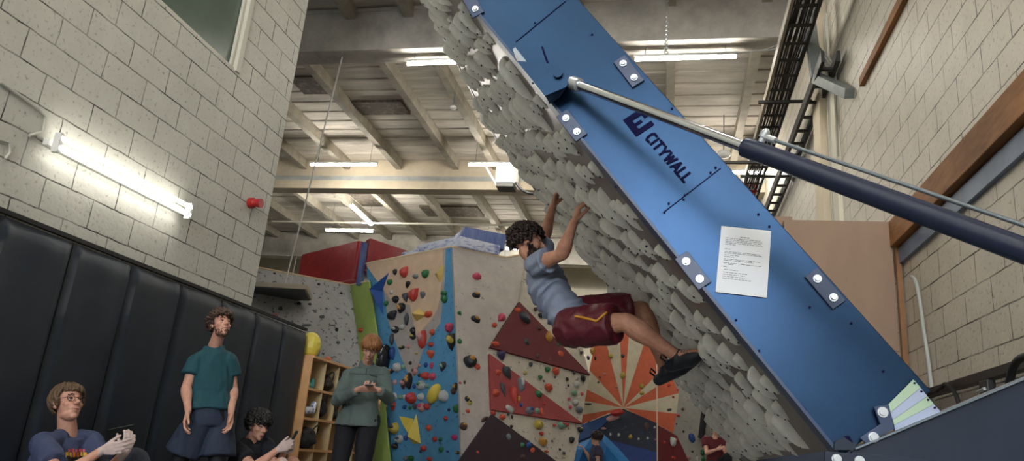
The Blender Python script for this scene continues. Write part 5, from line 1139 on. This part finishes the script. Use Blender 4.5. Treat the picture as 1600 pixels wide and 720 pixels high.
def shoe(par, an, toe, m, sole, name='climbing_shoe', w=.042):
    an, toe = V(an), V(toe); d = (toe-an); L = d.length; d.normalize(); mb = MB()
    heel = an-d*.04; mb.cap(heel, an.lerp(toe, .6), .038, w, 14); mb.cap(an.lerp(toe, .5), toe, w, .026, 14)
    return mb
def phone(par_name, c, d, nrm, lab, col=(20, 22, 26)):
    z = V(nrm).normalized(); y = V(d); y = (y-z*y.dot(z)).normalized(); x = y.cross(z); R = Matrix((x, y, z)).transposed()
    e = empty(par_name, lab, 'phone', c); MB().box(c, (.074, .152, .010), R).build('case', cm(col, .4), e, bevel=.004)
    MB().box(c+z*.0055, (.066, .142, .0015), R).build('screen', mat('dark_screen', (12, 14, 20), .1), e); return e
def gv(J, sc=1):
    return J
# ---------- climber
J = dict(shR=atY(836, 414, 4.38), shL=atY(848, 396, 4.72), elR=atY(878, 397, 4.22), wrR=atY(897, 347, 4.10), elL=atY(850, 371, 4.86), wrL=atY(864, 322, 4.66),
         hipR=atY(895, 512, 4.42), hipL=atY(902, 494, 4.68), knR=atY(978, 503, 4.28), anR=atY(1060, 557, 4.30), toeR=atY(1098, 552, 4.20), knL=atY(1003, 483, 4.80), anL=atY(1040, 578, 4.72), toeL=atY(1090, 560, 4.55),
         neck=atY(838, 404, 4.56), head=atY(825, 380, 4.58))
J['R'] = headframe(J['head'], V((.93, .18, .05)), V((-.15, 0, 1))); J['bend'] = V((-.02, 0, -.03))
p = empty('person', 'bearded climber in grey t-shirt and maroon shorts hanging from the tilted board', 'person', J['hipR'])
hs = [dict(w=J['wrR'], d=(atY(905, 318, 4.05)-J['wrR']), nrm=V((.8, .1, .35)), side=-1, fc=[(35, 55, 30)]*4, thumb=(.9, .2, .5)), dict(w=J['wrL'], d=(atY(872, 296, 4.62)-J['wrL']), nrm=V((.85, -.2, .2)), side=1, fc=[(30, 55, 30)]*4, thumb=(.8, .4, .5))]
bd = body(p, J, SKIN_C, .0055, hs)
eyes(p, J['head'], J['R'], .93, skin=SKIN_C)
HB = mat('dark_brown_hair', (40, 26, 20), .6)
hair_locks(p, J['head'], J['R'], HB, n=210, length=.05, curl=.010, r=.0085, seed=1, vol=1.14, low=.0, back=-.055, fringe=.06)
beard(p, bd, J, HB, 520, 3, r=.0065, L=.014)
TG = mat('grey_blue_cotton', (134, 144, 162), .85, bump=.15, bscale=200)
axd = (J['neck']-(J['hipL']+J['hipR'])/2).normalized()
def wr_cl(q):
    s = (q-J['hipR']).dot(axd); yy = q.y; x = (q-J['hipR']).dot(V((1, 0, 0)))
    v = math.sin(s*95+6*mnoise.noise(q*6)+yy*8-x*18); a = max(0, min(1, (.47-s)/.15))*max(.15, min(1, .55-1.6*x))
    return .012*v*a+.009*mnoise.noise(q*14)
tee(p, J, TG, .48, .014, wr_cl, .0065, sr=(.070, .078), sm=1)
MAR = mat('maroon_nylon', (88, 22, 34), .45, bump=.1, bscale=80)
so = shorts(p, J, MAR, .80, (.122, .118), folds(.014, 9, 3, (1, 1, 1)))
# yellow piping on the shorts
pts = [(898, 494), (925, 499), (932, 502), (948, 488)]
def on_mesh(o, x, y, lift=.003):
    me = o.data; off = o.matrix_world.translation if False else V((0, 0, 0)); q = o.parent
    while q: off += V(q.location); q = q.parent
    if not hasattr(on_mesh, 'c'): on_mesh.c = {}
    if o.name not in on_mesh.c: on_mesh.c[o.name] = BVHTree.FromPolygons([v.co+off for v in me.vertices], [tuple(f.vertices) for f in me.polygons])
    h = on_mesh.c[o.name].ray_cast(CAM, ray(x, y).normalized())
    return None if h[0] is None else h[0]+h[1]*lift
def ribbon(o, pts, r, m, name, par, dens=6):
    P = []
    for i in range(len(pts)-1):
        for k in range(dens):
            t = k/dens; P.append((pts[i][0]*(1-t)+pts[i+1][0]*t, pts[i][1]*(1-t)+pts[i+1][1]*t))
    P.append(pts[-1]); Q = [on_mesh(o, *q) for q in P]; Q = [q for q in Q if q is not None]
    if len(Q) > 2: return MB().tube(Q, r, 6).build(name, m, par, smooth=2)
ribbon(so, pts, .0075, mat('yellow_piping', (206, 140, 40), .5), 'piping', so)
SH = mat('black_shoe', (24, 30, 38), .42); 
for (an, toe, lo) in ((J['anR'], J['toeR'], 0), (J['anL'], J['toeL'], 1)):
    mb = MB(); d = (toe-an).normalized(); heel = an-d*.055+V((0, 0, -.045)); mid = an.lerp(toe, .5)+V((0, 0, -.022))
    mb.cap(heel, mid, .037, .044, 14); mb.cap(mid, toe, .044, .027, 14); mb.cap(an+V((0, 0, -.0)), an+V((0, 0, -.03)), .043, .045, 14)
    s = remeshed(mb, 'climbing_shoe', SH, .006, p, 2); 
    MB().tube([heel+V((-.02, -.01, .04)), heel+V((-.05, -.015, .065)), heel+V((-.055, -.01, .04)), heel+V((-.025, 0, .02))], .006, 6).build('heel_loop', BLACK, s, smooth=2)
    m = MB()
    for k in range(4):
        q = an.lerp(toe, .18+.12*k)+V((0, 0, .022-.004*k)); m.tube([q+V((-.01, -.035, -.004)), q+V((0, 0, .012)), q+V((.01, .03, -.004))], .004, 6)
    m.build('laces', mat('lace_grey', (120, 124, 130), .7), s, smooth=2)
CL = J
# ---------- standing man in teal
def stand(name, J): pass
J = dict(shR=atY(306, 567, 5.57), shL=atY(358, 565, 5.72), elR=atY(291, 606, 5.50), wrR=atY(294, 642, 5.38), elL=atY(364, 609, 5.78), wrL=atY(361, 645, 5.62),
         hipR=atY(312, 655, 5.58), hipL=atY(344, 657, 5.70), neck=atY(335, 541, 5.68), head=atY(345, 508, 5.62))
for s in 'RL':
    J['kn'+s] = J['hip'+s]+V((.07 if s == 'L' else -.13, -.02, -.44)); J['an'+s] = V((J['kn'+s].x-.0, J['kn'+s].y+.03, .09)); J['toe'+s] = J['an'+s]+V((.12, -.12, -.05))
J['R'] = headframe(J['head'], V((.80, -.50, .30)))
p = empty('person', 'standing man with curly hair in teal t-shirt and navy shorts looking up', 'person', V((J['hipR'].x, J['hipR'].y, 0)))
hs = [dict(w=J['wrR'], d=V((.02, -.12, -1)), nrm=V((.9, .3, 0)), side=1, curl=(18, 25, 20), thumb=(.8, .45, .4)), dict(w=J['wrL'], d=V((.22, -.2, -1)), nrm=V((-.5, -.8, .1)), side=-1, curl=(12, 30, 25), thumb=(.8, .5, .4))]
wzz = J['wrL']
def pc(c, n):
    w = c+V(p.location)*0
    return 0
bd = body(p, J, SKIN, .0055, hs)
eyes(p, J['head'], J['R'], look=V((0, 0, .3)))
BR = mat('brown_hair', (72, 52, 38), .6)
hair_locks(p, J['head'], J['R'], BR, n=240, length=.055, curl=.012, r=.0085, seed=5, vol=1.13, low=.0, back=-.06, fringe=.062)
beard(p, bd, J, mat('beard_brown', (100, 70, 52), .8), 420, 8, r=.0035, L=.005, top=-.045)
TEAL = mat('teal_cotton', (24, 72, 82), .85, bump=.15, bscale=200)
tee(p, J, TEAL, .50, .016, folds(.016, 8, 2, (1, 1, .5)), .0075, hem=V((0, 0, -.015)), start=2, sr=(.068, .076))
shorts(p, J, mat('navy_cotton', (42, 54, 74), .85, bump=.1, bscale=150), .62, (.108, .138), folds(.014, 8, 4, (1, 1, .3)))
trousers(p, J, mat('black_leggings', (18, 20, 26), .7), (.09, .06, .045), name='leggings')
MB().tube([J['neck']+V((0, 0, 0))]*2, .001, 3) if False else None
for s in 'RL': remeshed(shoe(None, J['an'+s]-V((0, 0, .045)), J['toe'+s], None, None), 'shoe', SH, .008, p, 2)
# ---------- seated man with glasses
J = dict(shR=atY(66, 693, 4.22), shL=atY(143, 689, 4.62), elR=atY(92, 748, 4.02), wrR=atY(160, 703, 4.22), elL=atY(163, 742, 4.50), wrL=atY(196, 706, 4.38),
         neck=atY(106, 676, 4.46), head=atY(106, 631, 4.40), hipR=V((-3.93, 4.22, .13)), hipL=V((-3.90, 4.56, .13)), knR=atY(150, 722, 4.28), knL=atY(211, 718, 4.60))
J['knR'] = V((J['knR'].x, 4.28, min(J['knR'].z, .60)))
J['anR'] = V((-3.12, 4.2, .09)); J['anL'] = V((-3.0, 4.65, .09)); J['toeR'] = J['anR']+V((.16, -.03, -.05)); J['toeL'] = J['anL']+V((.16, 0, -.05))
J['R'] = headframe(J['head'], V((.90, -.34, .34))); HS = 1.1
p = empty('person', 'seated man with glasses in a navy t-shirt holding a phone in both hands', 'person', V((-3.92, 4.4, 0)))
hs = [dict(w=J['wrR'], d=V((1, .1, .22)), nrm=V((.15, .95, .25)), side=1, fc=[(10, 25, 15), (15, 35, 20), (20, 45, 25), (25, 50, 30)], thumb=(.75, .6, .25)), dict(w=J['wrL'], d=V((.10, .0, 1)), nrm=V((-.75, .45, 0)), side=1, fc=[(35, 60, 35)]*4, thumb=(.7, .6, .3))]
chalk = lambda *ws: (lambda c, n: 1 if any((c-w).length < .22 and (c-w).dot(d) > .0 for w, d in ws) else 0)
body(p, J, SKIN, .0055, hs, sc=HS, mats=[SKIN, CHALK], paint=chalk((J['wrR'], V(hs[0]['d'])), (J['wrL'], V(hs[1]['d']))))
eyes(p, J['head'], J['R'], HS, look=V((0, 0, .3)))
DB = mat('dark_blond_hair', (96, 76, 54), .6)
hair_locks(p, J['head'], J['R'], DB, sc=HS, n=230, length=.12, curl=0, r=.007, seed=9, vol=1.08, low=-.02, back=-.085, fringe=.068)
# glasses
gl = MB(); R_, hc = J['R'], J['head']
for s in (-1, 1):
    gl.tube([hc+R_@(V((s*.033, .096-.006*abs(math.cos(t)), .004))+V((math.cos(t)*.0225*1, 0, math.sin(t)*.0185)))*HS for t in np.linspace(0, 2*math.pi, 21)], .0019, 6, caps=False)
    gl.tube([hc+R_@V((s*.055, .088, .010))*HS, hc+R_@V((s*.074, .05, .012))*HS, hc+R_@V((s*.078, -.005, .010))*HS], .0018, 6)
gl.tube([hc+R_@V((-.011, .096, .008))*HS, hc+R_@V((0, .099, .011))*HS, hc+R_@V((.011, .096, .008))*HS], .0018, 6)
gl.build('glasses', mat('glasses_black', (26, 24, 26), .3), p, smooth=2)
NT = mat('navy_tee', (62, 72, 104), .85, bump=.15, bscale=200)
ts = tee(p, J, NT, .62, .018, folds(.012, 8, 7, (1, 1, .7)), .0075, sr=(.072, .080))
# colourful print
pr = MB(); rr = random.Random(2)
e2 = None
PRC = [mat('print_yellow', (232, 190, 60), .7), mat('print_pink', (214, 90, 110), .7), mat('print_orange', (226, 120, 60), .7), mat('print_black', (24, 22, 24), .7)]
def patch(o, x0, y0, x1, y1, m, nm, nn=5):
    vs = []; fs = []; k = nn+1
    for i in range(k):
        for j_ in range(k):
            q = on_mesh(o, x0+(x1-x0)*i/nn, y0+(y1-y0)*j_/nn, .003)
            if q is None: return
            vs.append(q)
    for i in range(nn):
        for j_ in range(nn): a = i*k+j_; fs.append((a, a+k, a+k+1, a+1))
    MB().add(vs, fs).build(nm, m, o, smooth=2)
patch(ts, 102, 712, 138, 721, PRC[3], 'print_backing')
for k, (x0, x1, c) in enumerate(((102, 107, 0), (108, 112, 0), (113, 118, 2), (119, 124, 2), (125, 129, 0), (130, 137, 0))): patch(ts, x0, 706+(.6 if k % 2 else 0), x1-.6, 714, PRC[c], 'printed_letter', 3)
for k, (x0, x1) in enumerate(((106, 110), (111, 116), (117, 121), (122, 128), (129, 134))): patch(ts, x0, 702-(k % 2), x1-.6, 706, PRC[1], 'printed_flare', 2)
trousers(p, J, mat('dark_jeans', (48, 54, 66), .85, bump=.15, bscale=150), (.10, .078, .06), folds(.008, 9, 5))
for s in 'RL': remeshed(shoe(None, J['an'+s]-V((0, 0, .04)), J['toe'+s], None, None), 'shoe', SH, .008, p, 2)
phone('smartphone', (atY(189, 675, 4.36)), V((.5, .8, .3)), V((-.75, .35, .35)), 'dark phone held by the seated man with glasses')
# ---------- seated dark-haired man in black
J = dict(shR=atY(372, 702, 6.0), shL=atY(416, 696, 6.3), elR=atY(396, 732, 5.85), wrR=atY(434, 702, 5.95), elL=atY(432, 735, 6.2), wrL=atY(444, 706, 6.05),
         neck=atY(392, 688, 6.17), head=atY(404, 665, 6.15), hipR=V((-3.62, 5.98, .13)), hipL=V((-3.60, 6.32, .13)))
J['knR'] = atY(440, 724, 5.98); J['knL'] = atY(457, 722, 6.25); J['anR'] = V((-2.75, 5.95, .09)); J['anL'] = V((-2.72, 6.3, .09)); J['toeR'] = J['anR']+V((.16, 0, -.05)); J['toeL'] = J['anL']+V((.16, 0, -.05))
J['R'] = headframe(J['head'], V((.88, -.40, -.22)))
p = empty('person', 'seated dark haired man in a black t-shirt looking down at a phone', 'person', V((-3.6, 6.15, 0)))
hs = [dict(w=J['wrR'], d=V((.9, .0, .45)), nrm=V((.1, .9, .3)), side=1, fc=[(35, 55, 30)]*4, thumb=(.8, .5, .3)), dict(w=J['wrL'], d=V((.8, -.1, .5)), nrm=V((0, -.9, .2)), side=-1, fc=[(40, 60, 30)]*4, thumb=(.8, .5, .3))]
body(p, J, SKIN, .006, hs, mats=[SKIN, CHALK], paint=chalk((J['wrR'], V(hs[0]['d']))))
eyes(p, J['head'], J['R'], look=V((0, 0, -.4)))
hair_locks(p, J['head'], J['R'], mat('black_hair', (26, 22, 22), .55), n=230, length=.08, curl=.008, r=.010, seed=15, vol=1.17, low=.0, back=-.07, fringe=.055)
tee(p, J, mat('black_cotton', (22, 26, 36), .85, bump=.1, bscale=150), .60, .016, folds(.010, 8, 9), .008, sr=(.070, .078))
shorts(p, J, mat('black_shorts', (20, 20, 24), .8), .55, (.11, .12))
phone('smartphone', atY(457, 686, 6.0), V((.3, .1, 1)), V((-.85, -.2, .35)), 'phone held up by the seated man in black')
# ---------- man in green fleece
J = dict(shR=atY(545, 588, 6.88), shL=atY(598, 585, 6.88), elR=atY(527, 625, 6.74), wrR=atY(560, 608, 6.50), elL=atY(607, 622, 6.74), wrL=atY(592, 609, 6.50),
         neck=atY(573, 573, 6.88), head=atY(579, 544, 6.74), hipR=atY(543, 655, 6.90), hipL=atY(577, 657, 6.90))
for s in 'RL':
    J['kn'+s] = J['hip'+s]+V((0, -.03, -.42)); J['an'+s] = V((J['kn'+s].x, J['kn'+s].y+.05, .09)); J['toe'+s] = J['an'+s]+V((0.02, -.16, -.05))
J['R'] = headframe(J['head'], V((.22, -.80, -.58)), V((.12, .0, 1)))
p = empty('person', 'standing man with copper hair in a green fleece looking down at his phone', 'person', V((J['hipR'].x+.1, 6.9, 0)))
hs = [dict(w=J['wrR'], d=V((.9, -.25, .10)), nrm=V((.1, .6, .75)), side=-1, fc=[(25, 45, 30)]*4, thumb=(.8, .3, .5)), dict(w=J['wrL'], d=V((-.9, -.25, .10)), nrm=V((-.1, .6, .75)), side=1, fc=[(25, 45, 30)]*4, thumb=(.8, .3, .5))]
body(p, J, SKIN, .006, hs)
eyes(p, J['head'], J['R'], look=V((0, 0, -.4)))
hair_locks(p, J['head'], J['R'], mat('copper_hair', (146, 96, 56), .5), n=330, length=.15, curl=0, r=.0065, sweep=.5, seed=22, vol=1.07, low=-.03, back=-.08, fringe=.045)
FL = mat('green_fleece', (92, 106, 102), .95, bump=.25, bscale=160)
fl = tee(p, J, FL, long=True, g=.022, wr=folds(.016, 7, 11, (1, 1, .6)), voxel=.008, name='fleece', hem=V((0, 0, -.05)))
mb = MB(); nb = J['neck']; mb.loft([(nb-V((0, 0, .03)), V((.085, 0, 0)), V((0, .078, 0))), (nb+V((0, -.01, .05)), V((.072, 0, 0)), V((0, .066, 0)))])
remeshed(mb, 'collar', FL, .008, fl, 1)
ribbon(fl, [(573, 563), (572.5, 580), (572, 584)], .004, BLACK, 'zip', fl); ribbon(fl, [(577, 585.5), (590, 589)], .004, BLACK, 'pocket_zip', fl); ribbon(fl, [(546, 583), (572, 585), (600, 586)], .0025, mat('fleece_seam', (58, 74, 72), .9), 'seam', fl)
trousers(p, J, mat('dark_trousers', (20, 22, 30), .85, bump=.1), (.105, .08, .07), folds(.010, 7, 13, (1, 1, .5)))
for s in 'RL': remeshed(shoe(None, J['an'+s]-V((0, 0, .045)), J['toe'+s], None, None), 'shoe', SH, .008, p, 2)
phone('smartphone', atY(577, 602, 6.40), V((.35, -.93, -.04)), V((0, -.04, 1)), 'phone held in both hands by the man in green fleece')
# ---------- far people
def small_person(J, lab, skin, topm, botm, hairm, base, longt=False):
    p = empty('person', lab, 'person', base)
    body(p, J, skin, .012, [dict(w=J['wrR'], d=(J['wrR']-J['elR']), nrm=V((1, .1, 0)), side=1), dict(w=J['wrL'], d=(J['wrL']-J['elL']), nrm=V((-1, .1, 0)), side=-1)])
    hair_locks(p, J['head'], J['R'], hairm, n=80, length=.06, seed=3, r=.011)
    tee(p, J, topm, .5, .014, None, .013); trousers(p, J, botm, voxel=.013, name='trousers')
    for s in 'RL': remeshed(shoe(None, J['an'+s]-V((0, 0, .04)), J['toe'+s], None, None), 'shoe', SH, .012, p, 2)
    return p
Yp = 15.6; nb = atY(1117, 684, Yp)
J = dict(neck=nb, head=nb+V((.02, -.05, .17)), shR=nb+V((-.19, 0, -.05)), shL=nb+V((.19, .02, -.05)), elR=nb+V((-.16, -.14, -.30)), wrR=nb+V((.02, -.3, -.22)), elL=nb+V((.24, -.12, -.28)), wrL=nb+V((.2, -.33, -.26)),
         hipR=nb+V((-.08, .02, -.52)), hipL=nb+V((.10, .02, -.52)), knR=nb+V((-.02, -.40, -.55)), knL=nb+V((.22, -.38, -.32)), anR=nb+V((-.02, -.42, -.95)), anL=nb+V((.25, -.30, -.72)), toeR=nb+V((-.02, -.58, -1.0)), toeL=nb+V((.26, -.48, -.78)))
J['R'] = headframe(J['head'], V((.1, -1, -.1)))
small_person(J, 'far person in a maroon t-shirt sitting below the grey wall', SKIN, mat('maroon_cotton', (84, 20, 30), .85), mat('black_jogger', (24, 24, 30), .8), mat('black_hair', (26, 22, 22), .55), nb-V((0, 0, .6)))
a = nb+V((-.02, .05, -.62)); tag(MB().bb(a-V((.35, .25, .45)), a+V((.35, .25, 0))).build('red_seat_block', mat('red_foam', (176, 36, 48), .6), bevel=.03, origin=a), 'red foam block under the far person in maroon', 'foam block')
nb = atY(1102, 600, 16.3)
ft = atY(1096, 684, 16.3)
J = dict(neck=nb+V((.1, 0, .25)), head=nb+V((.1, .05, .42)), shR=nb+V((-.08, .0, .2)), shL=nb+V((.28, 0, .2)), elR=nb+V((-.12, .1, .45)), wrR=nb+V((0, .3, .65)), elL=nb+V((.35, .1, .42)), wrL=nb+V((.3, .3, .6)),
         hipR=nb+V((.02, 0, -.25)), hipL=nb+V((.2, 0, -.25)), knR=ft.lerp(nb, .55)+V((.03, -.08, 0)), anR=ft+V((0, 0, .06)), toeR=ft+V((.12, .0, 0.0)), knL=nb+V((.4, -.1, -.55)), anL=nb+V((.45, .1, -.85)), toeL=nb+V((.5, .2, -.9)))
J['R'] = headframe(J['head'], V((0, 1, .1)))
small_person(J, 'far climber mostly hidden behind the tilted board with one black leg showing', SKIN, mat('grey_top', (70, 70, 76), .85), mat('black_jogger', (24, 24, 30), .8), HB, ft)
nb = atY(932, 697, 13.3)
J = dict(neck=nb, head=nb+V((-.015, .0, .13)), shR=nb+V((.03, -.11, -.05)), shL=nb+V((.02, .11, -.05)), elR=nb+V((.04, -.13, -.27)), wrR=nb+V((.0, -.14, -.46)), elL=nb+V((-.08, .14, -.25)), wrL=nb+V((-.2, .16, -.1)),
         hipR=nb+V((.02, -.07, -.45)), hipL=nb+V((.02, .07, -.45)), knR=nb+V((-.03, -.07, -.78)), knL=nb+V((-.03, .07, -.78)), anR=V((nb.x, nb.y-.07, .09)), anL=V((nb.x, nb.y+.07, .09)), toeR=V((nb.x-.15, nb.y-.07, .04)), toeL=V((nb.x-.15, nb.y+.07, .04)))
J['R'] = headframe(J['head'], V((-.8, .6, .1)))
small_person(J, 'dark haired young person standing before the bright blue volumes', SKIN, mat('slate_top', (58, 56, 76), .85), mat('black_jogger', (24, 24, 30), .8), HB, V((nb.x, nb.y, 0)))
